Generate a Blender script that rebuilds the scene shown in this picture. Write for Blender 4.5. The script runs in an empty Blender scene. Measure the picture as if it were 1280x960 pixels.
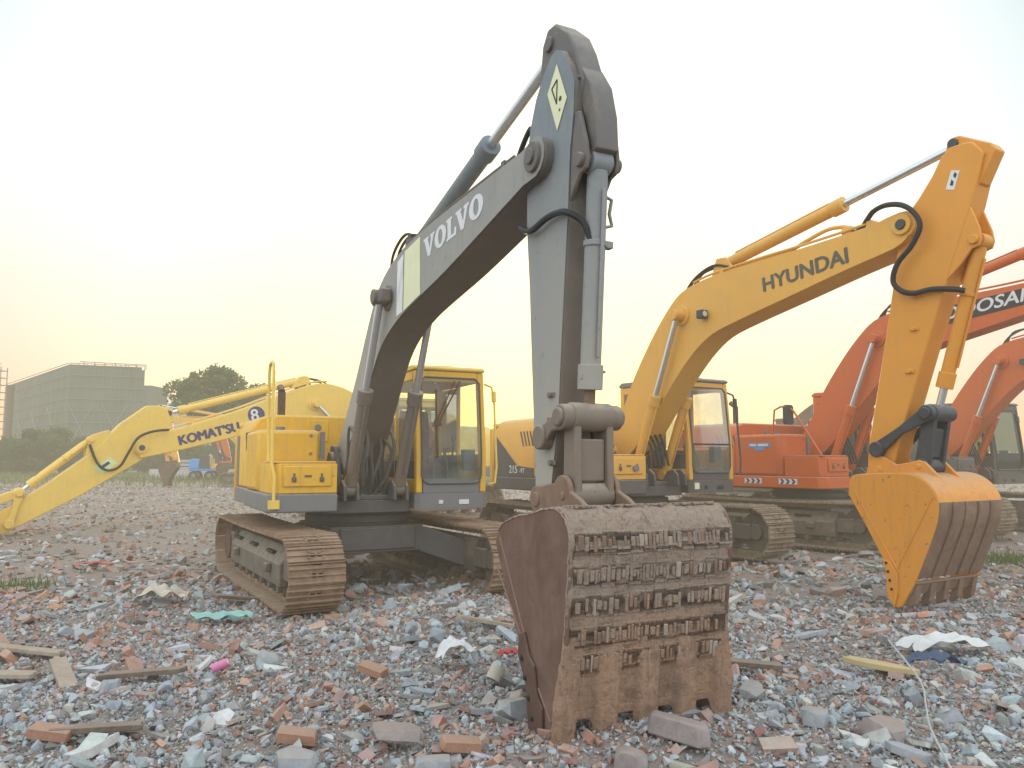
import bpy, bmesh, math, random
import numpy as np
from mathutils import Vector, Matrix, noise as mnoise
random.seed(7); RNG = np.random.default_rng(11)
R = math.radians
scene = bpy.context.scene
COL = scene.collection

# ------------------------------------------------------------------ node helpers
def new_mat(name):
    m = bpy.data.materials.new(name); m.use_nodes = True
    nt = m.node_tree; nt.nodes.clear()
    return m, nt
def nd(nt, typ, **kw):
    n = nt.nodes.new(typ)
    for k, v in kw.items():
        if k in n.inputs: n.inputs[k].default_value = v
        else: setattr(n, k, v)
    return n
def lk(nt, a, b): nt.links.new(a, b)
def c4(c): return (c[0], c[1], c[2], 1)
def noise(nt, vec, scale, detail=6, rough=.6, dist=0):
    n = nd(nt, 'ShaderNodeTexNoise'); n.inputs['Scale'].default_value = scale
    n.inputs['Detail'].default_value = detail; n.inputs['Roughness'].default_value = rough
    n.inputs['Distortion'].default_value = dist
    lk(nt, vec, n.inputs['Vector']); return n.outputs['Fac']
def ramp(nt, fac, stops):
    r = nd(nt, 'ShaderNodeValToRGB'); e = r.color_ramp.elements
    e[0].position, e[0].color = stops[0][0], c4(stops[0][1]) if len(stops[0][1]) == 3 else stops[0][1]
    e[1].position, e[1].color = stops[-1][0], c4(stops[-1][1])
    for p, c in stops[1:-1]:
        x = e.new(p); x.color = c4(c)
    lk(nt, fac, r.inputs['Fac']); return r.outputs['Color']
def rough_noise(nt, v):
    return mth(nt, 'ADD', mth(nt, 'MULTIPLY', noise(nt, v, 9, 12, .8, 1.2), .6), mth(nt, 'MULTIPLY', noise(nt, v, 42, 6, .75), .4))
def band(nt, fac, lo, hi):
    n = nd(nt, 'ShaderNodeMapRange'); n.inputs['From Min'].default_value = lo; n.inputs['From Max'].default_value = hi
    lk(nt, fac, n.inputs['Value']); return n.outputs['Result']
def mix(nt, fac, a, b, typ='MIX'):
    n = nd(nt, 'ShaderNodeMix', data_type='RGBA', blend_type=typ)
    for s, v in ((n.inputs[0], fac), (n.inputs[6], a), (n.inputs[7], b)):
        if isinstance(v, (int, float)): s.default_value = v
        elif isinstance(v, tuple): s.default_value = c4(v)
        else: lk(nt, v, s)
    return n.outputs[2]
def mth(nt, op, a, b=None, c=None, clamp=False):
    n = nd(nt, 'ShaderNodeMath', operation=op, use_clamp=clamp)
    for i, v in enumerate((a, b, c)):
        if v is None: continue
        if isinstance(v, (int, float)): n.inputs[i].default_value = v
        else: lk(nt, v, n.inputs[i])
    return n.outputs[0]
def finish(nt, col, rough, metal=0, bump=None, bstr=.2, bdist=.02, spec=.4):
    b = nd(nt, 'ShaderNodeBsdfPrincipled'); o = nd(nt, 'ShaderNodeOutputMaterial')
    for s, v in (('Base Color', col), ('Roughness', rough), ('Metallic', metal), ('Specular IOR Level', spec)):
        if isinstance(v, (int, float)): b.inputs[s].default_value = v
        elif isinstance(v, tuple): b.inputs[s].default_value = c4(v)
        else: lk(nt, v, b.inputs[s])
    if bump is not None:
        bn = nd(nt, 'ShaderNodeBump'); bn.inputs['Strength'].default_value = bstr; bn.inputs['Distance'].default_value = bdist
        lk(nt, bump, bn.inputs['Height']); lk(nt, bn.outputs['Normal'], b.inputs['Normal'])
    lk(nt, b.outputs[0], o.inputs['Surface'])
def coords(nt, scale=None):
    t = nd(nt, 'ShaderNodeTexCoord'); v = t.outputs['Object']
    if scale:
        m = nd(nt, 'ShaderNodeMapping'); m.inputs['Scale'].default_value = scale
        lk(nt, v, m.inputs['Vector']); v = m.outputs[0]
    return v
def upness(nt):
    g = nd(nt, 'ShaderNodeNewGeometry'); s = nd(nt, 'ShaderNodeSeparateXYZ'); lk(nt, g.outputs['Normal'], s.inputs[0]); return s.outputs['Z']

def paint(name, col, dirt=(.30, .25, .19), amt=.45, chips=.0, chipcol=(.12, .06, .035), rough=.42, streak=.4, glow_coat=None):
    m, nt = new_mat(name); v = coords(nt); vs = coords(nt, (9, 9, .8))
    base = mix(nt, noise(nt, v, 1.3, 5), tuple(x*.86 for x in col), tuple(min(1, x*1.08) for x in col))
    d = band(nt, noise(nt, v, 5, 10, .72, .6), .48, .78)
    base = mix(nt, mth(nt, 'MULTIPLY', d, amt), base, dirt)
    st = band(nt, noise(nt, vs, 1.6, 6, .7), .52, .8)
    base = mix(nt, mth(nt, 'MULTIPLY', st, streak*amt), base, tuple(x*.55 for x in dirt))
    if glow_coat:  # paler downward: dust tone with the sun's glow painted in
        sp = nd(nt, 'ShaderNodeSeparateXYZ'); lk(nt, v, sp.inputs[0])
        lo = band(nt, mth(nt, 'ADD', sp.outputs['Z'], mth(nt, 'MULTIPLY', noise(nt, coords(nt, (4, 4, .7)), 1.5, 7, .7), 1.6)), glow_coat[1]+.8, glow_coat[0]+.8)
        base = mix(nt, mth(nt, 'MULTIPLY', lo, glow_coat[2]), base, glow_coat[3])
    up = mth(nt, 'MULTIPLY', band(nt, upness(nt), .35, .95), mth(nt, 'MULTIPLY', band(nt, noise(nt, v, 9, 6), .25, .6), min(1, amt*1.2)))
    base = mix(nt, up, base, (.40, .35, .28))
    if chips > 0:
        ch = band(nt, noise(nt, v, 14, 12, .75, .3), .66-.1*chips, .70-.1*chips)
        base = mix(nt, mth(nt, 'MULTIPLY', ch, .9), base, chipcol)
    rg = mth(nt, 'ADD', mth(nt, 'MULTIPLY', d, .35), rough, clamp=True)
    finish(nt, base, rg, 0, noise(nt, v, 40, 4), .05, .01, .35)
    return m
def rusty(name, stops, rough=.85, bump=.5, sc=4.0):
    m, nt = new_mat(name); v = coords(nt)
    f = noise(nt, v, sc, 12, .72, .8)
    col = ramp(nt, f, stops)
    f2 = band(nt, noise(nt, coords(nt, (10, 10, 1.4)), 1.5, 8, .7), .5, .75)
    col = mix(nt, mth(nt, 'MULTIPLY', f2, .5), col, stops[0][1])
    up = mth(nt, 'MULTIPLY', band(nt, upness(nt), .4, .95), .45)
    col = mix(nt, up, col, (.34, .27, .21))
    finish(nt, col, rough, 0, noise(nt, v, 22, 8, .7), bump, .012, .2)
    return m
def plain(name, col, rough=.6, metal=0, var=.2, sc=6):
    m, nt = new_mat(name); v = coords(nt); f = noise(nt, v, sc, 6)
    finish(nt, mix(nt, f, tuple(x*(1-var) for x in col), tuple(min(1, x*(1+var)) for x in col)), rough, metal, noise(nt, v, 30, 4), .08, .01, .3)
    return m
def glass(name, tint=(.78, .86, .82), dust_sheen=.16, dust_sheen_col=(.45, .47, .42)):
    m, nt = new_mat(name)
    t = nd(nt, 'ShaderNodeBsdfTransparent'); t.inputs[0].default_value = c4(tint)
    g = nd(nt, 'ShaderNodeBsdfGlossy'); g.inputs['Roughness'].default_value = .04; g.inputs['Color'].default_value = (.9, .9, .9, 1)
    d = nd(nt, 'ShaderNodeBsdfDiffuse'); d.inputs[0].default_value = c4(dust_sheen_col)  # diffuse film: dust plus a painted sky reflection
    fr = nd(nt, 'ShaderNodeFresnel'); fr.inputs[0].default_value = 1.32
    a = nd(nt, 'ShaderNodeMixShader'); lk(nt, fr.outputs[0], a.inputs[0]); lk(nt, t.outputs[0], a.inputs[1]); lk(nt, g.outputs[0], a.inputs[2])
    b = nd(nt, 'ShaderNodeMixShader'); lk(nt, mth(nt, 'MULTIPLY', band(nt, noise(nt, coords(nt), 3, 8), .2, .8), dust_sheen*2), b.inputs[0])
    lk(nt, a.outputs[0], b.inputs[1]); lk(nt, d.outputs[0], b.inputs[2])
    o = nd(nt, 'ShaderNodeOutputMaterial'); lk(nt, b.outputs[0], o.inputs[0]); return m

M = {}
M['yellow'] = paint('yellow_paint', (.80, .46, .045), dirt=(.48, .33, .15), amt=.5, chips=.3, chipcol=(.28, .18, .09), streak=.7)
M['yellow_pale'] = paint('faded_yellow_paint', (.84, .58, .12), dirt=(.55, .42, .2), amt=.45, chips=.25, chipcol=(.3, .2, .1))
M['amber'] = paint('amber_yellow_paint', (.74, .32, .045), dirt=(.52, .30, .14), amt=.3)
M['orange'] = paint('orange_paint', (.60, .125, .022), dirt=(.36, .15, .08), amt=.5, chips=.2, chipcol=(.2, .1, .07))
M['gold'] = paint('golden_yellow_paint', (.76, .41, .075), dirt=(.55, .38, .2), amt=.4, chips=.2, chipcol=(.25, .15, .08))
M['amber_worn'] = paint('worn_amber_paint', (.72, .30, .042), dirt=(.46, .25, .12), amt=.5, chips=.55, chipcol=(.20, .12, .075), streak=.8)
M['orange_dull'] = paint('dull_orange_paint', (.58, .125, .028), dirt=(.36, .15, .08), amt=.5, chips=.2, chipcol=(.2, .1, .07))
M['charcoal'] = paint('dusty_glow_charcoal_paint', (.135, .13, .125), dirt=(.27, .215, .16), amt=.85, chips=.5, chipcol=(.16, .085, .05), rough=.6, streak=.9, glow_coat=(1.6, 4.2, .65, (.25, .19, .135)))  # brown low down: dirt plus painted sun glow
M['boom_grey'] = paint('dusty_glow_boom_paint', (.285, .29, .28), dirt=(.40, .36, .30), amt=.8, chips=.4, chipcol=(.20, .13, .09), rough=.6, streak=.9, glow_coat=(2.6, 3.9, .5, (.40, .37, .31)))  # boom flank, sun veil painted into its dust tone lower down
M['charcoal_light'] = paint('dusty_glow_side_paint', (.19, .23, .255), dirt=(.33, .32, .29), amt=.7, chips=.4, chipcol=(.20, .12, .08), rough=.6, streak=.9, glow_coat=(1.6, 4.3, .85, (.40, .365, .30)))  # lighter charcoal for the lit flank, warm glow painted in lower down
M['dark'] = paint('dark_grey_paint', (.11, .105, .10), dirt=(.2, .175, .145), amt=.55, rough=.6)
M['grey'] = paint('grey_skirt_paint', (.20, .20, .20), dirt=(.27, .24, .2), amt=.5, rough=.55)
M['frame'] = paint('muddy_frame_paint', (.15, .125, .10), dirt=(.30, .24, .17), amt=.9, rough=.8)
M['shoe'] = rusty('rusty_track_steel', [(.25, (.16, .10, .065)), (.5, (.30, .20, .13)), (.75, (.42, .31, .22))])
M['shoe_grey'] = rusty('muddy_track_steel', [(.25, (.16, .12, .085)), (.5, (.27, .21, .15)), (.75, (.38, .31, .23))])
M['rust_side'] = rusty('rusty_bucket_side', [(.2, (.115, .070, .054)), (.5, (.17, .104, .080)), (.8, (.235, .155, .12))], bump=.35, sc=3.5)
M['rust_dark'] = rusty('dark_rusty_steel', [(.2, (.07, .045, .035)), (.5, (.13, .08, .06)), (.8, (.22, .14, .10))])
M['worn'] = rusty('worn_brown_steel', [(.2, (.15, .10, .07)), (.5, (.23, .155, .11)), (.8, (.32, .23, .17))], bump=.25)
M['bar_pale'] = rusty('scuffed_wear_bar', [(.25, (.20, .15, .115)), (.5, (.34, .28, .23)), (.8, (.50, .46, .41))])
M['strip'] = rusty('dark_worn_strip', [(.3, (.12, .085, .062)), (.5, (.24, .175, .13)), (.7, (.34, .26, .20))], bump=.8, sc=12)
M['weld'] = plain('pale_weld', (.25, .16, .125), .8)
M['chrome'] = plain('chrome_rod', (.66, .69, .72), .34, 1, .08)
M['rubber'] = plain('black_rubber', (.03, .03, .032), .55)
M['blackmetal'] = paint('black_linkage_paint', (.05, .055, .065), dirt=(.2, .18, .15), amt=.3, rough=.4)
M['glass'] = glass('cab_glass', (.86, .91, .88), .17, (.50, .54, .50))  # pale film also paints in the sky reflected by the panes
M['glass_dark'] = glass('tinted_cab_glass', (.45, .55, .52), .12, (.2, .24, .23))
M['seat'] = plain('seat_fabric', (.16, .07, .065), .9)
M['interior'] = plain('cab_interior', (.11, .115, .11), .8)
M['white'] = plain('white_vinyl', (.72, .73, .72), .5, 0, .08)
M['letter_pale'] = plain('pale_lettering', (.66, .68, .70), .5, 0, .1)
M['letter_dark'] = plain('dark_grey_lettering', (.11, .105, .09), .5)
M['letter_navy'] = plain('navy_lettering', (.06, .055, .15), .5)
M['letter_black'] = plain('black_vinyl', (.035, .035, .035), .5)
M['sticker_yellow'] = plain('pale_yellow_sticker', (.72, .74, .48), .5, 0, .12)
M['sticker_green'] = plain('pale_green_sticker', (.62, .74, .42), .5)
M['blue'] = plain('blue_vinyl', (.12, .30, .62), .5)
M['lamp'] = plain('lamp_glass', (.6, .6, .55), .2)

def rust_bucket_back():
    m, nt = new_mat('caked_rusty_bucket_back'); v = coords(nt)
    f = rough_noise(nt, v)
    low = ramp(nt, f, [(.30, (.14, .09, .065)), (.41, (.31, .20, .135)), (.51, (.46, .30, .20)), (.60, (.27, .175, .125)), (.72, (.49, .40, .33))])
    high = ramp(nt, f, [(.30, (.12, .095, .075)), (.41, (.27, .21, .165)), (.51, (.42, .335, .265)), (.60, (.26, .165, .12)), (.72, (.48, .41, .35))])
    s = nd(nt, 'ShaderNodeSeparateXYZ'); lk(nt, v, s.inputs[0])
    h = band(nt, mth(nt, 'ADD', s.outputs['Z'], mth(nt, 'MULTIPLY', noise(nt, v, 3, 5), .5)), .75, 1.15)
    col = mix(nt, h, low, high)
    dk = band(nt, noise(nt, coords(nt, (3, 3, 8)), 1.2, 6), .55, .72)
    col = mix(nt, mth(nt, 'MULTIPLY', dk, .4), col, (.13, .10, .08))
    stv = band(nt, noise(nt, coords(nt, (22, 22, 2)), 1.4, 6, .7), .55, .75)
    col = mix(nt, mth(nt, 'MULTIPLY', stv, .6), col, (.13, .075, .05))
    lowdk = mth(nt, 'MULTIPLY', band(nt, noise(nt, coords(nt, (7, 7, 1.5)), 1.3, 8, .7), .46, .66), mth(nt, 'SUBTRACT', 1.0, h))
    col = mix(nt, mth(nt, 'MULTIPLY', lowdk, .6), col, (.20, .15, .12))
    wt = band(nt, noise(nt, coords(nt, (30, 30, 5)), 1.6, 5), .68, .74)
    col = mix(nt, mth(nt, 'MULTIPLY', wt, .55), col, (.48, .46, .43))
    finish(nt, col, .9, 0, mth(nt, 'ADD', noise(nt, v, 16, 12, .75), f), 1.0, .025, .15); return m
M['rust_back'] = rust_bucket_back()

# ------------------------------------------------------------------ mesh helpers
def catmull(pts, n=5):
    P = [Vector(p) for p in pts]; out = []
    for i in range(len(P)-1):
        a = P[max(i-1, 0)]; b = P[i]; c = P[i+1]; d = P[min(i+2, len(P)-1)]
        for k in range(n):
            t = k/n
            out.append(.5*((2*b)+(c-a)*t+(2*a-5*b+4*c-d)*t*t+(3*b-a-3*c+d)*t**3))
    out.append(P[-1]); return out

class MB:
    def __init__(s): s.v = []; s.f = []; s.mi = []
    def add(s, V, F, mi=0):
        o = len(s.v); s.v += [tuple(p) for p in V]; s.f += [tuple(i+o for i in f) for f in F]; s.mi += [mi]*len(F); return s
    def prism(s, poly, y0, y1, mi=0):                     # poly in XZ, extruded along Y
        n = len(poly); V = [(p[0], y0, p[1]) for p in poly]+[(p[0], y1, p[1]) for p in poly]
        F = [tuple(range(n))[::-1], tuple(range(n, 2*n))]+[(i, (i+1) % n, n+(i+1) % n, n+i) for i in range(n)]
        return s.add(V, F, mi)
    def prism_x(s, poly, x0, x1, mi=0):                   # poly in YZ, extruded along X
        n = len(poly); V = [(x0, p[0], p[1]) for p in poly]+[(x1, p[0], p[1]) for p in poly]
        F = [tuple(range(n)), tuple(range(n, 2*n))[::-1]]+[(i, n+i, n+(i+1) % n, (i+1) % n) for i in range(n)]
        return s.add(V, F, mi)
    def prism_z(s, poly, z0, z1, mi=0):
        n = len(poly); V = [(p[0], p[1], z0) for p in poly]+[(p[0], p[1], z1) for p in poly]
        F = [tuple(range(n))[::-1], tuple(range(n, 2*n))]+[(i, (i+1) % n, n+(i+1) % n, n+i) for i in range(n)]
        return s.add(V, F, mi)
    def box(s, x0, x1, y0, y1, z0, z1, mi=0):
        return s.prism([(x0, z0), (x1, z0), (x1, z1), (x0, z1)], y0, y1, mi)
    def obox(s, c, ax, h, mi=0):
        c = Vector(c); a = [Vector(x).normalized()*k for x, k in zip(ax, h)]
        V = [c+a[0]*i+a[1]*j+a[2]*k for k in (-1, 1) for j in (-1, 1) for i in (-1, 1)]
        return s.add(V, [(0, 2, 3, 1), (4, 5, 7, 6), (0, 1, 5, 4), (2, 6, 7, 3), (0, 4, 6, 2), (1, 3, 7, 5)], mi)
    def cyl(s, p0, p1, r0, r1=None, n=20, mi=0):
        r1 = r0 if r1 is None else r1
        p0 = Vector(p0); p1 = Vector(p1); d = (p1-p0).normalized()
        u = d.orthogonal().normalized(); w = d.cross(u)
        V = [p0+(u*math.cos(2*math.pi*i/n)+w*math.sin(2*math.pi*i/n))*r0 for i in range(n)]
        V += [p1+(u*math.cos(2*math.pi*i/n)+w*math.sin(2*math.pi*i/n))*r1 for i in range(n)]
        F = [tuple(range(n))[::-1], tuple(range(n, 2*n))]+[(i, (i+1) % n, n+(i+1) % n, n+i) for i in range(n)]
        return s.add(V, F, mi)
    def tube(s, pts, r, n=8, sm=0, mi=0):
        P = catmull(pts, sm) if sm else [Vector(p) for p in pts]
        V = []; F = []; up = None
        for i, p in enumerate(P):
            d = (P[min(i+1, len(P)-1)]-P[max(i-1, 0)]).normalized()
            if up is None: up = d.orthogonal().normalized()
            up = (up-d*up.dot(d)).normalized(); w = d.cross(up)
            V += [p+(up*math.cos(2*math.pi*k/n)+w*math.sin(2*math.pi*k/n))*r for k in range(n)]
        for i in range(len(P)-1):
            for k in range(n): F.append((i*n+k, i*n+(k+1) % n, (i+1)*n+(k+1) % n, (i+1)*n+k))
        F += [tuple(range(n))[::-1], tuple(range((len(P)-1)*n, len(P)*n))]
        return s.add(V, F, mi)
    def build(s, name, mats, parent=None, bevel=.0, ang=35, loc=None):
        me = bpy.data.meshes.new(name); bm = bmesh.new()
        vs = [bm.verts.new(p) for p in s.v]
        for f, k in zip(s.f, s.mi):
            try: q = bm.faces.new([vs[i] for i in f]); q.material_index = k; q.smooth = True
            except ValueError: pass
        bmesh.ops.recalc_face_normals(bm, faces=bm.faces[:]); bm.to_mesh(me); bm.free()
        me.set_sharp_from_angle(angle=R(ang))
        for m in (mats if isinstance(mats, (list, tuple)) else [mats]): me.materials.append(M[m] if isinstance(m, str) else m)
        o = bpy.data.objects.new(name, me); COL.objects.link(o)
        if parent: o.parent = parent
        if loc: o.location = loc
        if bevel:
            b = o.modifiers.new('edge', 'BEVEL'); b.width = bevel; b.segments = 2; b.limit_method = 'ANGLE'; b.angle_limit = R(40)
        return o

def tag(o, label=None, cat=None, group=None, kind=None):
    if label: o['label'] = label
    if cat: o['category'] = cat
    if group: o['group'] = group
    if kind: o['kind'] = kind
    return o
def empty(name, loc, rz=0):
    o = bpy.data.objects.new(name, None); COL.objects.link(o); o.location = loc; o.rotation_euler.z = rz; o.empty_display_size = .3; return o
def np_mesh(name, V, F, mats, parent=None, cols=None, smooth=False, loc=None):
    """V (n,3) array, F (m,k) array with a constant k"""
    me = bpy.data.meshes.new(name); m, k = F.shape
    me.vertices.add(len(V)); me.vertices.foreach_set('co', np.ascontiguousarray(V, dtype=np.float32).ravel())
    me.loops.add(m*k); me.loops.foreach_set('vertex_index', np.ascontiguousarray(F, dtype=np.int32).ravel())
    me.polygons.add(m); me.polygons.foreach_set('loop_start', np.arange(0, m*k, k, dtype=np.int32))
    if smooth: me.polygons.foreach_set('use_smooth', np.ones(m, dtype=bool))
    else: me.polygons.foreach_set('use_smooth', np.zeros(m, dtype=bool))
    me.update(calc_edges=True)
    if cols is not None:
        a = me.color_attributes.new('tone', 'FLOAT_COLOR', 'POINT'); a.data.foreach_set('color', np.ascontiguousarray(cols, dtype=np.float32).ravel())
    for q in (mats if isinstance(mats, (list, tuple)) else [mats]): me.materials.append(q)
    o = bpy.data.objects.new(name, me); COL.objects.link(o)
    if parent: o.parent = parent
    if loc: o.location = loc
    return o
def lettering(name, txt, O, u, size, y, side, mat, parent, width=None, offset=.0, shear=0., depth=.003):
    bold, offset = offset, 0
    """letters lying on the plane Y=y of a machine; side -1: seen from -Y (runs along u), +1: seen from +Y"""
    cu = bpy.data.curves.new(name, 'FONT'); cu.body = txt; cu.size = 1; cu.offset = offset; cu.shear = shear; cu.extrude = .5; cu.resolution_u = 4
    tmp = bpy.data.objects.new('tmp', cu); me = bpy.data.meshes.new_from_object(tmp); bpy.data.objects.remove(tmp); bpy.data.curves.remove(cu)
    xs = [v.co.x for v in me.vertices]; ys = [v.co.y for v in me.vertices]
    sy = size/(max(ys)-min(ys)); sx = width/(max(xs)-min(xs)) if width else sy
    U = Vector((u[0], 0, u[1])).normalized(); N = Vector((-U.z, 0, U.x)) if side < 0 else Vector((U.z, 0, -U.x))
    for v in me.vertices:
        a = (v.co.x-min(xs))*sx; b = (v.co.y-min(ys))*sy; d = v.co.z*depth
        v.co = Vector((O[0], y, O[1]))+U*a+N*b+Vector((0, side*d, 0))
    if bold:                                               # heavier strokes: the outline laid down again a little to either side
        bm = bmesh.new(); w = bold*size
        for i, (da, db) in enumerate(((-w, 0), (w, 0), (0, -w*.6), (0, w*.6))):
            t = me.copy()
            for v in t.vertices: v.co += U*da+N*db+Vector((0, side*.0007*(i+1), 0))
            bm.from_mesh(t); bpy.data.meshes.remove(t)
        bm.to_mesh(me); bm.free()
    me.name = name; me.materials.append(M[mat])
    o = bpy.data.objects.new(name, me); COL.objects.link(o); o.parent = parent; return o

# ------------------------------------------------------------------ excavator data (machine frame: X forward, Y left, Z up, metres)
def pose(rot, about, to):
    c, s = math.cos(rot), math.sin(rot)
    def f(p):
        x, z = p[0]-about[0], p[1]-about[1]
        return (to[0]+x*c-z*s, to[1]+x*s+z*c)
    return f
IDENT = lambda p: (p[0], p[1])

DARK_RIG = dict(
    boom_up=[(-.08, 1.62), (.06, 1.86), (.33, 2.13), (.67, 2.46), (.99, 2.80), (1.39, 3.27), (1.74, 3.60), (2.17, 3.80), (2.7, 3.90), (3.35, 3.95), (4.28, 3.965), (5.09, 3.97), (5.49, 3.97)],
    boom_lo=[(5.52, 3.70), (5.01, 3.60), (3.97, 3.40), (3.25, 3.29), (2.65, 3.19), (2.14, 3.04), (1.81, 2.86), (1.55, 2.62), (1.27, 2.30), (1.0, 2.0), (.72, 1.72), (.42, 1.5), (.12, 1.44)],
    pivot=(5.70, 3.86), foot=(.08, 1.62),
    boom_y=(-.31, .11), arm_y=(-.22, .06),
    arm=[(5.42, 3.37), (5.42, 3.8), (5.44, 4.03), (5.48, 4.18), (5.57, 4.37), (5.69, 4.51), (5.80, 4.60), (5.88, 4.62), (5.96, 4.58), (6.07, 4.42), (6.13, 4.28), (6.12, 4.05), (6.07, 3.8), (6.04, 3.45), (5.93, 2.46), (5.89, 2.05), (5.86, 1.85), (5.76, 1.38), (5.64, 1.30), (5.55, 1.40), (5.48, 2.53), (5.46, 2.93)],
    ear=[(5.50, 4.22), (5.54, 4.58), (5.58, 4.80), (5.66, 4.90), (5.78, 4.89), (5.97, 4.72), (6.06, 4.56), (6.17, 4.28), (6.1, 4.1)],
    arm_cyl=((2.52, 4.02), (5.70, 4.76), .6), boom_cyl=((1.05, 1.28), (2.20, 3.46)), cyl_dy=.31, cyl_z=2.52,
    bkt_cyl=((6.20, 3.68), (6.05, 1.93), .885), pin=(5.66, 1.36), link_pin=(6.05, 1.93), ear2=(6.04, 1.40), arm_link=(5.74, 1.80),
    back=[(5.82, 1.09), (5.87, 1.19), (6.03, 1.27), (6.36, 1.33), (6.58, 1.365), (6.70, 1.355), (6.77, 1.29), (6.80, 1.18), (6.79, 1.05), (6.76, .82), (6.73, .57), (6.70, .37), (6.68, .22)],
    mouth=[(6.60, .03), (6.44, .0), (6.33, .04), (6.29, .30), (6.20, .47), (6.07, .67), (5.93, .90)],
    bkt_y=(-.68, .50))
YELLOW_RIG = dict(
    boom_up=[(-.08, 1.68), (.06, 1.93), (.34, 2.33), (.66, 2.86), (1.09, 3.42), (1.45, 3.80), (1.74, 4.02), (2.11, 4.12), (2.55, 4.165), (3.30, 4.19), (3.92, 4.20), (4.87, 4.24), (5.12, 4.28), (5.28, 4.30)],
    boom_lo=[(5.36, 4.01), (5.19, 3.91), (4.59, 3.80), (3.71, 3.62), (2.83, 3.44), (2.37, 3.32), (2.05, 3.14), (1.74, 2.88), (1.35, 2.48), (1.0, 2.1), (.7, 1.78), (.42, 1.58), (.12, 1.5)],
    pivot=(5.30, 4.15), foot=(.1, 1.65),
    boom_y=(-.30, .14), arm_y=(-.22, .06),
    arm=[(5.17, 3.92), (5.22, 4.12), (5.33, 4.30), (5.45, 4.42), (5.62, 4.63), (5.72, 4.80), (5.82, 4.88), (5.96, 4.88), (6.06, 4.86), (6.17, 4.71), (6.02, 4.21), (5.75, 3.53), (5.44, 2.72), (5.09, 1.76), (5.0, 1.45), (4.92, 1.32), (4.78, 1.30), (4.68, 1.45), (4.72, 1.77), (4.92, 2.65), (5.11, 3.54)],
    ear=[(5.68, 4.6), (5.72, 4.80), (5.78, 4.95), (5.84, 5.0), (5.91, 4.99), (6.22, 4.80), (6.27, 4.72), (6.1, 4.4), (5.9, 4.4)],
    arm_cyl=((2.45, 4.34), (5.84, 4.92), .58), boom_cyl=((.74, 1.30), (1.78, 3.68)), cyl_dy=.32, cyl_z=2.62,
    bkt_cyl=((6.02, 3.82), (5.46, 2.04), .84), pin=(4.86, 1.42), link_pin=(5.46, 2.04), ear2=(5.34, 1.47), arm_link=(4.85, 1.66),
    back=[(4.70, 1.14), (4.71, 1.29), (4.80, 1.38), (5.24, 1.405), (5.42, 1.40), (5.56, 1.35), (5.67, 1.25), (5.73, 1.11), (5.71, .92), (5.62, .68), (5.52, .45), (5.44, .27)],
    mouth=[(5.27, .0), (5.20, -.01), (5.13, .10), (5.12, .37), (5.08, .48), (4.92, .77)],
    bkt_y=(-.60, .58))

LOW_RIG = dict(YELLOW_RIG)
LOW_RIG.update(
    boom_up=[(-.08, 1.68), (.06, 1.93), (.3, 2.22), (.6, 2.54), (.95, 2.84), (1.42, 3.10), (1.78, 3.21), (2.08, 3.24), (2.47, 3.17), (3.32, 2.84), (4.02, 2.54), (5.0, 2.20), (5.58, 2.01), (5.86, 1.93)],
    boom_lo=[(6.02, 1.46), (5.25, 1.63), (4.01, 1.96), (3.11, 2.25), (2.6, 2.38), (2.2, 2.40), (1.8, 2.30), (1.4, 2.05), (1.0, 1.8), (.6, 1.62), (.3, 1.52), (.1, 1.5)],
    pivot=(6.0, 1.68), arm=[(5.92, 2.56), (6.42, 2.16), (6.85, 1.62), (7.7, .93), (8.45, .42), (8.66, .26), (8.68, .10), (8.56, .0), (8.3, .04), (7.07, .72), (6.2, 1.28), (5.85, 1.5), (5.6, 1.7), (5.45, 2.0), (5.44, 2.3), (5.52, 2.5), (5.68, 2.57)],
    ear=[(5.7, 2.5), (5.50, 2.56), (5.40, 2.50), (5.38, 2.40), (5.44, 2.25), (5.7, 2.2)],
    arm_cyl=((2.5, 3.31), (5.47, 2.42), .93), boom_cyl=((.74, 1.30), (2.30, 2.74)), bkt_cyl=((6.92, 1.83), (8.10, .80), .86), link_pin=(8.10, .80), arm_link=(8.24, .22), hose_dz=-.98, nhose=2, mrot=R(52), kpin=(8.56, .12))

def circle(c, r, n=14, a0=0, a1=2*math.pi): return [(c[0]+r*math.cos(a0+(a1-a0)*i/n), c[1]+r*math.sin(a0+(a1-a0)*i/n)) for i in range(n if abs(a1-a0) > 6.2 else n+1)]

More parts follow.
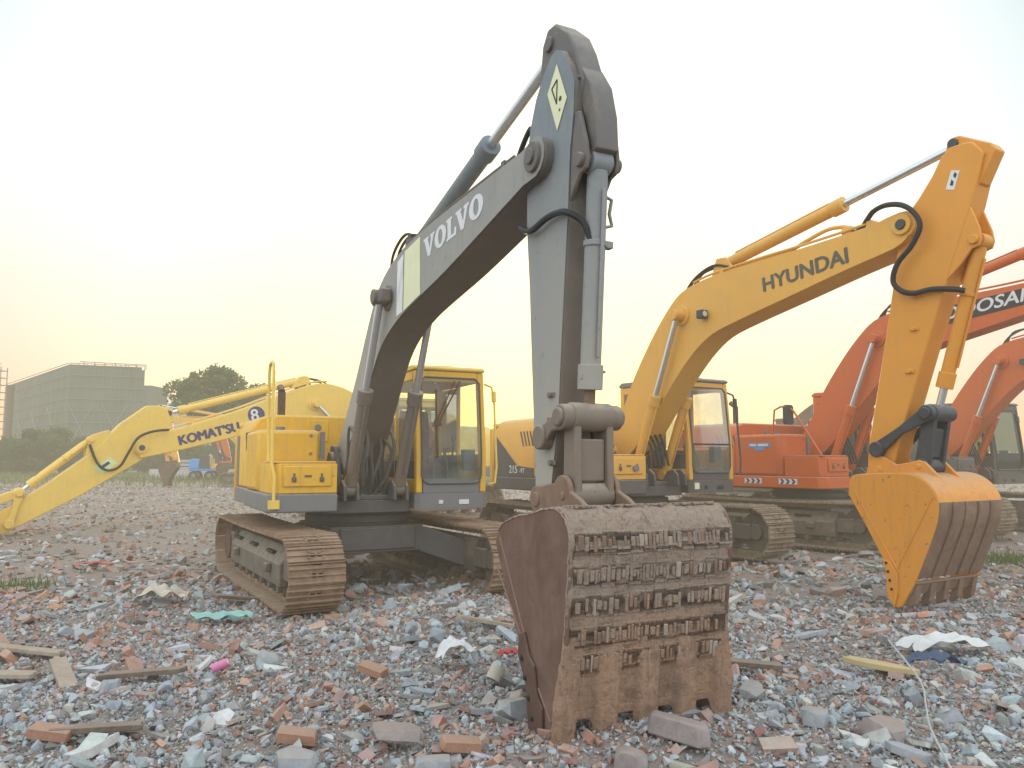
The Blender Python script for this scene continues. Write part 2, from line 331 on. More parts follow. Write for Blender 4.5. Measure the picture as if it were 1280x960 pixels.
def make_track(root, side, yaw, mats, detail=True, name='track'):
    """one crawler: shoes; sub-parts frame, idler, sprocket, rollers. side -1 right, +1 left"""
    yc = side*1.195; H = .84; r = H/2-.035; L = 1.80
    perim = 4*L+2*math.pi*r; n = 46
    def at(s):
        s %= perim
        if s < 2*L: return (-L+s, H/2+r, 0)
        s -= 2*L
        if s < math.pi*r: a = math.pi/2-s/r; return (L+r*math.cos(a), H/2+r*math.sin(a), a-math.pi/2)
        s -= math.pi*r
        if s < 2*L: return (L-s, H/2-r, math.pi)
        s -= 2*L; a = -math.pi/2-s/r; return (-L+r*math.cos(a), H/2+r*math.sin(a), a-math.pi/2)
    mb = MB(); pitch = perim/n
    prof = [(-.5, -.012), (.47, -.012), (.5, .012), (.42, .012), (.40, .038), (.34, .038), (.32, .012), (.06, .012), (.04, .032), (-.02, .032), (-.04, .012), (-.30, .012), (-.32, .032), (-.38, .032), (-.40, .012), (-.5, .012)]
    for i in range(n):
        x, z, t = at(i*pitch)
        if abs(x) < L and z > H/2: z -= .018*(1-(x/L)**2)
        j = random.uniform(-.004, .004)
        c, s = math.cos(t), math.sin(t)
        pts = [(x+p[0]*pitch*.97*c-p[1]*s, z+p[0]*pitch*.97*s+p[1]*c) for p in prof]
        mb.prism(pts, yc-.30+j, yc+.30+j)
        # link pads and the dark openings between them
        for dy in (-.075, .075):
            lp = [(x+a*pitch*c-b*s, z+a*pitch*s+b*c) for a, b in ((-.55, -.012), (.55, -.012), (.5, -.095), (-.5, -.095))]
            mb.prism(lp, yc+dy-.022, yc+dy+.022)
        for dy in (-.075, .075):
            for q in (-.2, .18):
                px, pz = x+q*pitch*c-.02*s, z+q*pitch*s+.02*c
                mb.cyl((px-.01*s*0, yc+dy, pz), (px-.012*s, yc+dy, pz+.012*c), .013, n=6)
            hx, hz = x+.0*c-.0125*s, z+.0*s+.0125*c
            for e in (-.035, .035): mb.obox((hx, yc+dy*0+e, hz), ((c, 0, s), (0, 1, 0), (-s, 0, c)), (.022, .02, .003), 1)
    t = mb.build(name, [mats['shoe'], 'rubber'], root, 0, 30); t.rotation_euler.z = yaw
    f = MB()
    prof = [(yc-.13, .22), (yc+.13, .22), (yc+.15, .30), (yc+.15, .52), (yc+.09, .64), (yc-.09, .64), (yc-.15, .52), (yc-.15, .30)]
    if side < 0: prof = [(yc-.20, .22), (yc+.13, .22), (yc+.15, .30), (yc+.15, .55), (yc+.09, .64), (yc-.06, .64), (yc-.20, .46)]
    else: prof = [(yc-.13, .22), (yc+.20, .22), (yc+.20, .46), (yc+.06, .64), (yc-.09, .64), (yc-.15, .55), (yc-.15, .30)]
    f.prism_x(prof, -1.45, 1.40)
    out = yc+side*.20
    for x in (-1.15, -.2, .75): f.obox((x, yc+side*.145, .56), ((1, 0, 0), (0, 1, 0), (0, 0, 1)), (.16, .03, .02), 1)
    for x in (-.9, .95): f.box(x-.07, x+.07, min(out, out+side*.07), max(out, out+side*.07), .35, .45)
    f.box(1.40, 1.72, yc-.16, yc-.10, .30, .54); f.box(1.40, 1.72, yc+.10, yc+.16, .30, .54)
    f.box(-1.75, -1.45, yc-.17, yc-.10, .24, .60); f.box(-1.75, -1.45, yc+.10, yc+.17, .24, .60)
    f.build('track_frame', [mats['frame'], 'rubber'], t, .015)
    g = MB(); g.cyl((L, yc-.07, H/2), (L, yc+.07, H/2), r-.07, n=28); g.cyl((L, yc-.14, H/2), (L, yc+.14, H/2), .12, n=16); g.build('idler_wheel', mats['frame'], t, .01)
    g = MB()
    for i in range(21):
        a = 2*math.pi*i/21; g.obox((-L+(r-.06)*math.cos(a), yc, H/2+(r-.06)*math.sin(a)), ((math.cos(a), 0, math.sin(a)), (0, 1, 0), (-math.sin(a), 0, math.cos(a))), (.05, .04, .022))
    g.cyl((-L, yc-.04, H/2), (-L, yc+.04, H/2), r-.085, n=24); g.cyl((-L, yc-.19, H/2), (-L, yc+.19, H/2), .21, n=20); g.build('sprocket', 'rust_dark', t)
    for i in range(7):
        x = -1.26+i*.42; g = MB(); g.cyl((x, yc-.13, .185), (x, yc+.13, .185), .085, n=14); g.cyl((x, yc-.19, .185), (x, yc+.19, .185), .045, n=10); g.build('track_roller', mats['frame'], t)
    return t

def make_cab(root, opt):
    base, frame, gl = opt['cab_base'], opt['cab'], opt.get('glass', 'glass')
    y0, y1, xf, xr, zt, zb = .42, opt.get('cab_y1', 1.40), opt.get('cab_x', 1.10), opt.get('cab_xr', -.60), 2.88, 1.22
    mb = MB()
    p = .055
    # lower shell, door panel, pillars, beams
    mb.box(xr, xf-.06, y1-.035, y1, zb, 1.72, 0)                        # door lower panel
    
    mb.box(xr, xr+.04, y0+.037, y1-.037, zb, 1.95, 0)
    for (x, y, w) in ((xf-.04, y0+.045, .045), (xf-.04, y1-.045, .045), (xr+.05, y0+.045, .05), (xr+.05, y1-.045, .05), (.20, y1-.03, .028), (.20, y0+.03, .028)):
        lean = -.10 if x > 0.5 else 0
        lo, hi = (x, zb), (x+lean, zt-.07)
        mb.prism([(lo[0]-w, lo[1]), (lo[0]+w, lo[1]), (lo[0]+w, 1.75), (hi[0]+w, hi[1]), (hi[0]-w, hi[1]), (lo[0]-w, 1.75)], y-w*.999, y+w*.999, 0)
    xt = xf-.14
    mb.box(xt-.05, xt+.045, y0+.09, y1-.09, zt-.22, zt-.07, 0)           # header above the screen
    mb.box(xr+.05, xt-.06, y1-.05, y1-.004, zt-.2, zt-.07, 0); mb.box(xr+.05, xt-.06, y0+.004, y0+.05, zt-.2, zt-.07, 0)
    mb.box(xr+.004, xr+.06, y0+.1, y1-.1, zt-.24, zt-.07, 0)
    mb.box(xr+.01, xr+.05, y0+.44, y0+.50, 1.95, zt-.2, 0)
    cab = mb.build('cab', [frame], root, .018)
    b = MB(); b.box(xr+.06, xf-.09, y0+.004, y0+.03, 1.40, 1.64); b.build('side_panel', 'dark', cab, .01)
    b = MB(); b.box(xr+.06, xf-.05, y0-.002, y0+.034, zb, 1.397); b.build('lower_panel', frame, cab, .01)
    b = MB(); b.prism_z([(xr, y0-.01), (xf-.02, y0-.01), (xf+.03, y0+.06), (xf+.03, y1-.06), (xf-.02, y1+.01), (xr, y1+.01)], 1.02, zb-.003)
    b.box(xf-.04, xf+.0, y0+.10, y1-.10, zb, 1.40)
    b.box(xf+.032, xf+.04, y0+.3, y0+.36, 1.08, 1.13, 1); b.box(xf+.032, xf+.038, y0+.58, y0+.72, 1.07, 1.13, 1)
    b.build('cab_base', [base, 'letter_pale' if opt.get('hero') else 'rubber'], cab, .02)
    r = MB(); r.prism([(xr-.02, zt-.068), (xt+.06, zt-.068), (xt+.07, zt-.03), (xt, zt), (xr+.05, zt+.02), (xr-.02, zt-.02)], y0-.015, y1+.015)
    r.box(xt-.35, xt-.15, y0+.38, y0+.62, zt+.0, zt+.03)
    r.build('cab_roof', opt.get('cab_roof', frame), cab, .03)
    def pane(name, V, m=gl): MB().add(V, [tuple(range(len(V)))]).build(name, m, cab)
    xs = lambda z: xf+.012-max(0, (z-1.75))*.10/1.06
    z1 = 1.34; z2 = zt-.16; ya, yb = y0+.075, y1-.075; q = .10
    ins = [(ya+q, z1), (yb-q, z1), (yb-q*.3, z1+q*.3), (yb, z1+q), (yb, 1.75), (yb, z2-q*.6), (yb-q*.6, z2), (ya+q*.6, z2), (ya, z2-q*.6), (ya, 1.75), (ya, z1+q), (ya+q*.3, z1+q*.3)]
    w = MB(); V = [(xs(z), y, z) for y, z in ins]; low = [0, 1, 2, 3, 4, 9, 10, 11]; hi = [4, 5, 6, 7, 8, 9]
    w.add([V[i] for i in low], [tuple(range(8))]); w.add([V[i] for i in hi], [tuple(range(6))])
    w.build('windscreen', gl, cab)
    if opt.get('split'):
        s = MB(); s.box(xf-.0, xf+.022, ya, yb, 1.78, 1.805); s.build('windscreen_bar', 'rubber', cab)
    g = MB(); pts = V+[V[0]]
    g.tube([(a[0]+.004, a[1], a[2]) for a in pts], .013, 6); g.build('windscreen_seal', 'dark', cab)
    pane('door_window', [(.24, y1-.012, 1.75), (xf-.10, y1-.012, 1.75), (xt-.06, y1-.012, zt-.2), (.24, y1-.012, zt-.2)])
    if xr < -.3: pane('door_window', [(xr+.1, y1-.012, 1.75), (.17, y1-.012, 1.75), (.17, y1-.012, zt-.2), (xr+.1, y1-.012, zt-.2)])
    pane('side_window', [(xr+.1, y0+.012, 1.65), (xf-.10, y0+.012, 1.65), (xt-.06, y0+.012, zt-.2), (xr+.1, y0+.012, zt-.2)])
    pane('rear_window', [(xr+.03, y0+.1, 1.96), (xr+.03, y1-.1, 1.96), (xr+.03, y1-.1, zt-.25), (xr+.03, y0+.1, zt-.25)])
    # inside
    s = MB(); s.prism([(-.35, 1.45), (.15, 1.45), (.2, 1.52), (.18, 1.60), (-.25, 1.60)], y0+.25, y0+.73); s.prism([(-.42, 1.5), (-.27, 1.5), (-.33, 2.18), (-.38, 2.36), (-.46, 2.36), (-.48, 2.1)], y0+.27, y0+.71)
    s.box(-.35, .1, y0+.3, y0+.68, zb, 1.45); s.build('seat', 'seat', cab, .04)
    s = MB(); s.box(-.35, .35, y0+.06, y0+.2, zb, 1.72); s.box(-.3, .3, y0+.78, y0+.9, zb, 1.70)
    for yy in (y0+.13, y0+.84): s.tube([(.25, yy, 1.70), (.28, yy, 1.85), (.27, yy, 1.93)], .016, 6); s.cyl((.27, yy, 1.90), (.28, yy, 1.99), .03, n=10)
    for yy in (y0+.38, y0+.58): s.tube([(.75, yy, zb), (.72, yy, 1.55), (.62, yy, 1.72)], .014, 6); s.cyl((.62, yy, 1.70), (.60, yy, 1.80), .022, n=8)
    s.box(.80, .92, y0+.74, y0+.90, 1.5, 1.78); s.build('control_console', 'interior', cab, .02)
    wv = MB(); x = xs(2.65)+.02; wv.tube([(x, y0+.62, 2.68), (xs(2.15)+.035, y0+.30, 2.12)], .011, 6); wv.tube([(x, y0+.55, 2.68), (xs(2.15)+.035, y0+.27, 2.14)], .009, 6)
    wv.tube([(xs(2.5)+.03, y0+.27, 2.55), (xs(1.7)+.03, y0+.28, 1.66)], .012, 6); wv.box(xs(2.1)+.02, xs(2.1)+.05, y0+.24, y0+.33, 2.08, 2.16)
    if opt.get('hero'): wv.build('wiper', 'rust_dark', cab)
    return cab

def make_boom(root, D, T, opt):
    y0, y1 = D['boom_y']; ym = (y0+y1)/2; pv = D['pivot']
    up = [(p.x, p.y) for p in catmull([(a, b, 0) for a, b in D['boom_up']], 3)]; lo = [(p.x, p.y) for p in catmull([(a, b, 0) for a, b in D['boom_lo']], 3)]
    tip = [(pv[0]+.155*math.cos(a), pv[1]+.155*math.sin(a)) for a in (R(70), R(40), R(10), R(-20), R(-50), R(-80))]
    tip = [p for p in tip if p[0] > up[-1][0]+.02]
    poly = [T(p) for p in up+tip+lo]
    b = MB(); b.prism(poly, y0, y1)
    # underside plate set in and flange lips
    mats = [opt['boom']]
    sidem = opt.get('boom_side')
    boom = b.build('boom', mats, root, .02)
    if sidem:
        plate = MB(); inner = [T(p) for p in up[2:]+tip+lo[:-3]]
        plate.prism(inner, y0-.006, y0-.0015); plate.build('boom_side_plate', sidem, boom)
    # pins and brackets
    bm_ = opt['boom']
    P = T(pv); g = MB(); g.cyl((P[0], y0-.035, P[1]), (P[0], y1+.035, P[1]), .115, n=22); g.cyl((P[0], y0-.055, P[1]), (P[0], y1+.055, P[1]), .06, n=14, mi=1); g.build('pivot_pin', [bm_, bm_ if opt.get('hero') else 'blackmetal'], boom, .008)
    F = T(D['foot']); g = MB(); g.cyl((F[0], y0-.14, F[1]), (F[0], y1+.14, F[1]), .13, n=20); g.build('foot_pin', bm_, boom, .008)
    Cc = T(D['boom_cyl'][1]); dy = D['cyl_dy']; g = MB(); g.cyl((Cc[0], ym-dy-.1, Cc[1]), (Cc[0], ym+dy+.1, Cc[1]), .085, n=18); g.cyl((Cc[0], y0-.03, Cc[1]), (Cc[0], y1+.03, Cc[1]), .15, n=22); g.build('cylinder_pin', bm_, boom, .008)
    A = D['arm_cyl'][0]
    for yy in (ym-.10, ym+.07):
        g = MB(); g.prism([T(p) for p in ((A[0]-.22, A[1]-.28), (A[0]+.32, A[1]-.18), (A[0]+.10, A[1]+.08), (A[0]-.08, A[1]+.09))], yy, yy+.03); g.build('cylinder_lug', bm_, boom, .008)
    # hydraulic lines along the top and hoses up from the base
    h = MB()
    ups = [q for q in up if q[0] > 1.9 and q[0] < pv[0]-.35]
    for k, yy in enumerate((y1-.05, y1-.10, y0+.05)):
        pts = [(T((q[0], q[1]+.055+.0*k))) for q in ups]; h.tube([(p[0], yy, p[1]) for p in pts], .017, 6)
    for q in ups[4::9]:
        p = T((q[0], q[1]+.03)); h.box(p[0]-.03, p[0]+.03, y0+.03, y1-.03, p[1]-.04, p[1]+.05)
    h.build('hydraulic_pipe', opt['boom'], boom)
    h = MB()
    for k, yy in list(enumerate((ym-.12, ym-.05, ym+.03, ym+.10)))[:D.get('nhose', 4)]:
        hd = D.get('hose_dz', 0); pts = [T((p[0], p[1]+hd)) for p in ((1.70, 3.90), (1.82, 4.12+.05*k), (2.05, 4.27+.03*k), (2.35, 4.34), (2.62, 4.26))]
        if opt.get('hero'): pts = [T(p) for p in ((1.95, 3.75), (2.02, 3.98+.03*k), (2.25, 4.10+.02*k), (2.5, 4.13), (2.72, 4.06))]
        h.tube([(p[0], yy, p[1]) for p in pts], .017, 6, 4); h.build('hose', 'rubber', boom); h = MB()
    for k in range(9 if opt.get('hero') else 4):
        yy = ym-.15+.09*k; pts = [T(p) for p in ((.55, 1.62), (.75, 1.9+.05*k), (.95, 1.75), (1.05, 1.45))]
        if opt.get('hero'): yy = ym-.27+.062*k; q = random.uniform(-.1, .1); pts = [(.50, 1.25), (.62+q*.3, 1.55), (.70+q, 1.90+q), (.88+q, 1.98+q), (1.0+q, 1.75), (1.02, 1.45), (.85, 1.2)]
        h.tube([(p[0], yy+random.uniform(-.04, .04)*(j-2) if opt.get('hero') else yy, p[1]) for j, p in enumerate(pts)], .02, 6, 4); h.build('hose', 'dark' if opt.get('hero') else 'rubber', boom); h = MB()
    l = MB(); lp = T((2.22, 3.62 if not opt.get('hero') else 3.52))
    if opt.get('boom_lamp'):
        l.box(lp[0]-.02, lp[0]+.10, y0-.13, y0-.02, lp[1]-.06, lp[1]+.06, 0); l.cyl((lp[0]+.09, y0-.075, lp[1]), (lp[0]+.105, y0-.075, lp[1]), .045, n=12, mi=1); l.build('work_lamp', ['blackmetal', 'lamp'], boom, .008)
    # cylinders
    def cylinder(name, p0, p1, y, split, r, body, gl=True):
        p0 = Vector((p0[0], y, p0[1])); p1 = Vector((p1[0], y, p1[1])); d = (p1-p0).normalized(); m = p0.lerp(p1, split)
        c = MB(); c.cyl(p0+d*.06, m, r, n=22); c.cyl(m-d*.16, m+d*.012, r*1.22, n=22); c.cyl(p0-Vector((0, r*1.1, 0)), p0+Vector((0, r*1.1, 0)), r*1.15, n=20)
        c.tube([p0+d*.2+Vector((0, 0, r+.02)) if abs(d.x) > abs(d.z) else p0+d*.2+Vector((r+.02, 0, 0)), m-d*.2+(Vector((0, 0, r+.02)) if abs(d.x) > abs(d.z) else Vector((r+.02, 0, 0)))], .014, 6)
        if name == 'bucket_cylinder':
            c.tube([m-d*.10+Vector((-.02, r*.9, 0)), m-d*.12+Vector((0, r+.05, 0))], .012, 6)
            q0 = p0+d*.22; c.tube([q0+Vector((0, r*.8, 0)), q0+d*.02+Vector((0, r+.05, 0)), q0+d*.12+Vector((0, r+.035, 0)), q0+d*.2+Vector((0, r+.06, 0)), q0+d*.22+Vector((0, r*.8, 0))], .015, 6)
            q0 = p0+d*.56; c.cyl(q0-d*.02, q0+d*.02, r*1.15, n=20); c.box(q0.x-.03, q0.x+.03, y+r, y+r+.06, q0.z-.025, q0.z+.025)
        o = c.build(name, body, root, .006)
        rd = MB(); rd.cyl(m, p1-d*.05, r*.56, n=18); rd.build('rod', 'worn' if opt.get('hero') and name == 'bucket_cylinder' else 'chrome', o)
        e = MB(); hw = .07 if name == 'arm_cylinder' else r*.95; e.cyl(p1-Vector((0, hw, 0)), p1+Vector((0, hw, 0)), r*(.9 if name == 'arm_cylinder' else 1.1), n=20); e.build('rod_eye', body, o, .006)
        return o
    a0 = T(D['arm_cyl'][0])
    cb, ct = D['boom_cyl'][0], T(D['boom_cyl'][1])
    for s in (-1, 1):
        Lc = math.hypot(ct[0]-cb[0], ct[1]-cb[1]); cylinder('boom_cylinder', cb, ct, ym+s*dy, min(.93, 1.32/Lc), .075, opt['cyl'])
    return boom, cylinder

def make_arm(root, D, TB, TA, opt, cylinder):
    y0, y1 = D['arm_y']; ym = (y0+y1)/2
    a = MB(); a.prism([TA(p) for p in D['arm']], y0, y1)
    a.prism([TA(p) for p in D['ear']], y0+.045, y1-.045)
    arm = a.build('arm', [opt['arm']], root, .016)
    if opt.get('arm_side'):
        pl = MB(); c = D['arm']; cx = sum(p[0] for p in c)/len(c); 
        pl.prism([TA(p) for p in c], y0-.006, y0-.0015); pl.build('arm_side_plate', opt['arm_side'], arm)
    B = D['bkt_cyl'][0]; rm = pose(D.get('mrot', 0), B, B)
    for yy in (ym-.135, ym+.105):
        q = [(B[0]-.30, B[1]+.42), (B[0]-.02, B[1]+.36), (B[0]+.06, B[1]+.12), (B[0]+.075, B[1]), (B[0]+.05, B[1]-.07), (B[0]-.03, B[1]-.09), (B[0]-.14, B[1]-.22), (B[0]-.36, B[1]-.42)]
        g = MB(); g.prism([TA(rm(p)) for p in q], yy, yy+.03); g.build('cylinder_lug', opt['arm'], arm, .008)
    b = TA(B); g = MB(); g.cyl((b[0], ym-.17, b[1]), (b[0], ym+.17, b[1]), .05, n=16); g.build('lug_pin', opt['arm'], arm, .008)
    e = TA(D['arm_cyl'][1]); g = MB(); g.cyl((e[0], y0+.02, e[1]), (e[0], y1-.02, e[1]), .058, n=16); g.build('ear_pin', opt['arm'] if opt.get('hero') else 'blackmetal', arm, .008)
    if opt.get('hero'):
        g = MB()
        g.prism([TA(p) for p in ((6.12, 4.40), (6.24, 4.22), (6.30, 3.98), (6.31, 3.74), (6.24, 3.72), (6.16, 4.0), (6.10, 4.2))], ym-.08, ym+.10); g.build('cylinder_cover', opt['arm'], arm, .008)
        g = MB(); g.box(6.02, 6.14, y0+.03, y1-.03, 4.30, 4.325); g.build('weld_bar', opt['arm'], arm, .008)
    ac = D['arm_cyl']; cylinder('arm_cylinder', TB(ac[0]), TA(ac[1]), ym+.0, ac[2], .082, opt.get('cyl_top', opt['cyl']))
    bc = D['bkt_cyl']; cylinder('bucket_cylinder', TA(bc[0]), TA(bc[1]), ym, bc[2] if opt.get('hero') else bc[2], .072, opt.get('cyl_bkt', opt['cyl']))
    # clamps and lugs on the near side
    for (s, f) in ((.43, .35), (.60, .3), (.30, .35)) if 'kpin' not in D else ():
        A0 = D['arm'][0] if opt.get('hero') else D['arm'][-1]
        px = (D['pin'][0]*(s)+D['pivot'][0]*(1-s)+.22, D['pin'][1]*s+D['pivot'][1]*(1-s)) if not opt.get('hero') else (5.80-.02*s, [2.1, 1.92, 1.62][[.43, .60, .30].index(s)])
        p = TA(px); l = MB(); l.cyl((p[0], y0-.035, p[1]), (p[0], y0, p[1]), .022, n=10); l.box(p[0]-.05, p[0]+.05, y0-.014, y0, p[1]-.018, p[1]+.018)
        l.build('pipe_clamp', opt['arm'], arm, .004)
    return arm

def make_bucket(root, D, TK, TA, opt):
    y0, y1 = D['bkt_y']; ym = sum(D['arm_y'])/2
    back = [(p.x, p.y) for p in catmull([(a, b, 0) for a, b in D['back']], 3)]; mouth = D['mouth']
    sd, bk = opt['bkt_side'], opt['bkt_back']
    side = back+mouth
    s = MB()
    th = .035
    s.prism([TK(p) for p in side], y0, y0+th)
    bucket = s.build('bucket', sd, root, .012)
    s = MB(); s.prism([TK(p) for p in side], y1-th, y1); s.build('side_plate', sd, bucket, .012)
    def inset(P, t):
        out = []
        for i, p in enumerate(P):
            a = P[max(i-1, 0)]; b = P[min(i+1, len(P)-1)]; d = Vector((b[0]-a[0], b[1]-a[1])).normalized(); out.append((p[0]+d.y*t, p[1]-d.x*t))
        return out
    def shell(P, t0, t1, ya, yb, mb, mi=0):
        A = inset(P, t0); B = inset(P, t1); mb.prism([TK(p) for p in A+B[::-1]], ya, yb, mi)
    k = next(i for i, p in enumerate(back) if p[1] < (1.12 if not opt.get('hero') else 9))  if not opt.get('hero') else 0
    sh = MB()
    if opt.get('hero'):
        # caked back: a denser grid with lumps
        P = [(p.x, p.y) for p in catmull([(q[0], q[1], 0) for q in D['back'][1:]], 9)]; ny = 96; nx = len(P); V = []; F = []; ext = 8
        tc_ = [y0+.065+(y1-y0-.13)*i/4 for i in range(5)]
        dl = Vector((P[-1][0]-P[-6][0], P[-1][1]-P[-6][1])).normalized()
        for i in range(nx+ext):
            for j in range(ny+1):
                y = y0+(y1-y0)*j/ny; near = min(abs(y-c) for c in tc_); tooth = max(0, min(1, (.085-near)/.03))
                if i < nx: p = Vector(P[i]); a = P[max(i-1, 0)]; b = P[min(i+1, nx-1)]; d = Vector((b[0]-a[0], b[1]-a[1])).normalized()
                else: d = dl; p = Vector(P[-1])+dl*((.05+.21*tooth+.02*mnoise.noise((y*30, 3, 1)))*(i-nx+1)/ext)
                low = max(0, min(1, (.62-p.y)/.35)); yy = y0-.004+(y1-y0+.008)*j/ny; yy += (yy-(y0+y1)/2)*.085*low
                q3 = Vector((p.x*14, yy*14, p.y*14))
                n_ = .009*mnoise.noise(q3)+.006*mnoise.noise(q3*2.7)+.004*mnoise.noise(q3*6)+low*(.042*tooth-.008)
                if j in (0, ny): n_ -= .010+.012*abs(mnoise.noise(q3*1.3))
                q = TK((p.x-d.y*n_, p.y+d.x*n_)); V.append((q[0], yy, q[1]))
        for i in range(nx+ext-1):
            for j in range(ny): F.append((i*(ny+1)+j, i*(ny+1)+j+1, (i+1)*(ny+1)+j+1, (i+1)*(ny+1)+j))
        sh.add(V, F); shell(back, .014, .045, y0+.003, y1-.003, sh)
        sh.build('back_plate', bk, bucket, 0, 80)
        w = MB()                                             # rows of worn wear bars
        zrow = [1.345, 1.17, .985, .815, .64, .49]
        ws = MB()
        for r_, z in enumerate(zrow):
            j = 0; y = y0+.05
            while y < y1-.06:
                wd = random.uniform(.016, .040); 
                if random.random() < .86:
                    hh = random.uniform(.040, .058); dz = random.uniform(-.01, .01)
                    if r_ == 0: x = 6.66; c = TK((x, 1.362)); n = Vector((-.1, 0, 1)).normalized(); tdir = Vector((1, 0, .1)).normalized(); 
                    else:
                        # point on the back at height z
                        i = next(i for i in range(len(back)-1) if back[i][0] > 6.6 and back[i+1][1] < z+dz)
                        a, b = Vector((back[i][0], 0, back[i][1])), Vector((back[i+1][0], 0, back[i+1][1])); t = (z+dz-a.z)/(b.z-a.z); pt = a.lerp(b, t); tdir = (b-a).normalized(); n = Vector((-tdir.z, 0, tdir.x)); c = TK((pt.x, pt.z))
                    w.obox((c[0]+n.x*.004, y+wd/2, c[1]+n.z*.004), (tdir, (0, 1, random.uniform(-.12, .12)), n), (hh*random.uniform(.5, .95), wd*random.uniform(.36, .54), random.uniform(.006, .012)), random.choice((0, 0, 0, 0, 0, 1, 2)))
                y += wd*1.12
                if r_:                                           # the worn strip the bars sit on
                    seg = 12
                    for g_ in range(seg):
                        if random.random() < .25: continue
                        ya, yb = y0+.03+(y1-y0-.06)*g_/seg, y0+.03+(y1-y0-.06)*(g_+1)/seg; hz_ = random.uniform(.030, .058); dz = random.uniform(-.014, .014)
                        i = next(i for i in range(len(back)-1) if back[i][0] > 6.6 and back[i+1][1] < z+dz); a, b = Vector((back[i][0], 0, back[i][1])), Vector((back[i+1][0], 0, back[i+1][1])); t = (z+dz-a.z)/(b.z-a.z); pt = a.lerp(b, t); td = (b-a).normalized(); n = Vector((-td.z, 0, td.x)); c = TK((pt.x, pt.z))
                        ws.obox((c[0]+n.x*.001, (ya+yb)/2, c[1]+n.z*.001), (td, (0, 1, 0), n), (hz_, (yb-ya)/2-.001, .005))
        ws.build('wear_strip', bk, bucket, .003)
        w.build('wear_bars', [bk, 'worn', 'bar_pale'], bucket, .005)
    else:
        shell(back[:k+1], -.002, .03, y0+.004, y1-.004, sh); sh.build('back_plate', sd, bucket, 0, 50)
        lw = MB(); shell(back[k:-1], -.004, .03, y0+.004, y1-.004, lw)
        for f in (.2, .4, .6, .8):
            yy = y0+(y1-y0)*f; shell(back[k:-1], -.022, -.003, yy-.012, yy+.022, lw)
        shell(back[k:-1], -.012, -.003, y0+.004, y0+.05, lw)
        lw.build('wear_plate', bk, bucket, .004, 50)
    # lip and teeth
    e = Vector((back[-1][0], 0, back[-1][1])); tp = Vector((mouth[0][0], 0, mouth[0][1])); 
    d = (tp-e).normalized(); d2 = (Vector((back[-1][0], 0, back[-1][1]))-Vector((back[-4][0], 0, back[-4][1]))).normalized()
    lip = MB(); P0 = (back[-1][0], back[-1][1]); P1 = (e+d2*(.05 if opt.get('hero') else .14)); lip.prism([TK(p) for p in (P0, (P1.x, P1.z), (P1.x-.03, P1.z+.005), (P0[0]-.045, P0[1]+.01))], y0+.006, y1-.006)
    if not opt.get('hero'): lip.prism([TK(p) for p in ((P0[0]+.012, P0[1]+.012), (P0[0]+.016, P0[1]-.012), (P0[0]-.02, P0[1]-.012), (P0[0]-.02, P0[1]+.012))], y0+.004, y1-.004)
    lip.build('cutting_edge', bk if opt.get('hero') else opt.get('lip', bk), bucket, .006)
    n = 5
    for i in range(n):
        yy = y0+.065+(y1-y0-.13)*i/(n-1); t = MB(); hw = .058 if opt.get('hero') else .045
        if opt.get('hero'): yy += (yy-(y0+y1)/2)*.085
        a = e-d2*(.16 if opt.get('hero') else -.02)+Vector((.012, 0, 0)); b = e+d2*(.27 if opt.get('hero') else .30)
        nn = Vector((-d2.z, 0, d2.x))
        pts = [a+nn*.004, a+d2*.2+nn*(.012 if opt.get('hero') else .04), b+nn*.004, b-nn*.02, a+d2*.2-nn*.05, a-nn*.03]
        q = [TK((p.x, p.z)) for p in pts]; m = len(q); V = []
        for sgn in (-1, 1):
            for idx, p in enumerate(q): V.append((p[0], yy+sgn*hw*(.62 if idx in (2, 3) else 1)*random.uniform(.92, 1.05), p[1]))
        t.add(V, [tuple(range(m))[::-1], tuple(range(m, 2*m))]+[(j, (j+1) % m, m+(j+1) % m, m+j) for j in range(m)])
        t.build('tooth', opt.get('tooth', bk), bucket, .008)
    # side cutter plates
    c = MB(); mx = mouth
    q = [mx[1], mx[2], mx[3], mx[4], (mx[4][0]+.10, mx[4][1]-.02), (mx[3][0]+.13, mx[3][1]-.02), (mx[2][0]+.12, mx[2][1]+.05)]
    if opt.get('hero'): q = [(6.50, .0), mx[2], mx[3], (6.19, .45), (6.21, .58), (6.27, .60), (6.33, .47), (6.40, .42), (6.43, .27), (6.50, .20)]
    c.prism([TK(p) for p in q], y0-.022, y0-.002)
    for k2 in range(4):
        f = k2/3; px = mx[4][0]*(1-f)+mx[2][0]*f+.055; pz = (mx[4][1]-.03)*(1-f)+(mx[2][1]+.08)*f; p = TK((px, pz)); c.cyl((p[0], y0-.034, p[1]), (p[0], y0-.022, p[1]), .017, n=8, mi=1)
    c.build('side_cutter', [opt.get('cutter', sd), 'rubber'], bucket, .006)
    c = MB(); c.prism([TK(p) for p in q], y1+.002, y1+.022); c.build('side_cutter', opt.get('cutter', sd), bucket, .006)
    # weld ridges on the side
    wl = MB(); g = lambda a, b: wl.tube([(TK(a)[0], y0-.002, TK(a)[1]), (TK(b)[0], y0-.002, TK(b)[1])], .007, 6)
    t0 = back[2]; m4 = mouth[3]; g((t0[0]+.06, t0[1]-.02), (m4[0]+.12, m4[1]+.02)); g((m4[0]+.12, m4[1]+.02), (back[-14][0]-.05, back[-14][1])) if not opt.get('hero') else g((t0[0]+.02, t0[1]-.22), (m4[0]+.10, m4[1]+.06))
    g((m4[0]+.14, m4[1]), (mouth[0][0]-.02, mouth[0][1]+.12))
    wl.build('weld_seam', 'weld' if opt.get('hero') else sd, bucket)
    # ears
    er = MB(); pin, e2 = D['pin'], D['ear2']
    ys = (ym-.205, ym+.165)
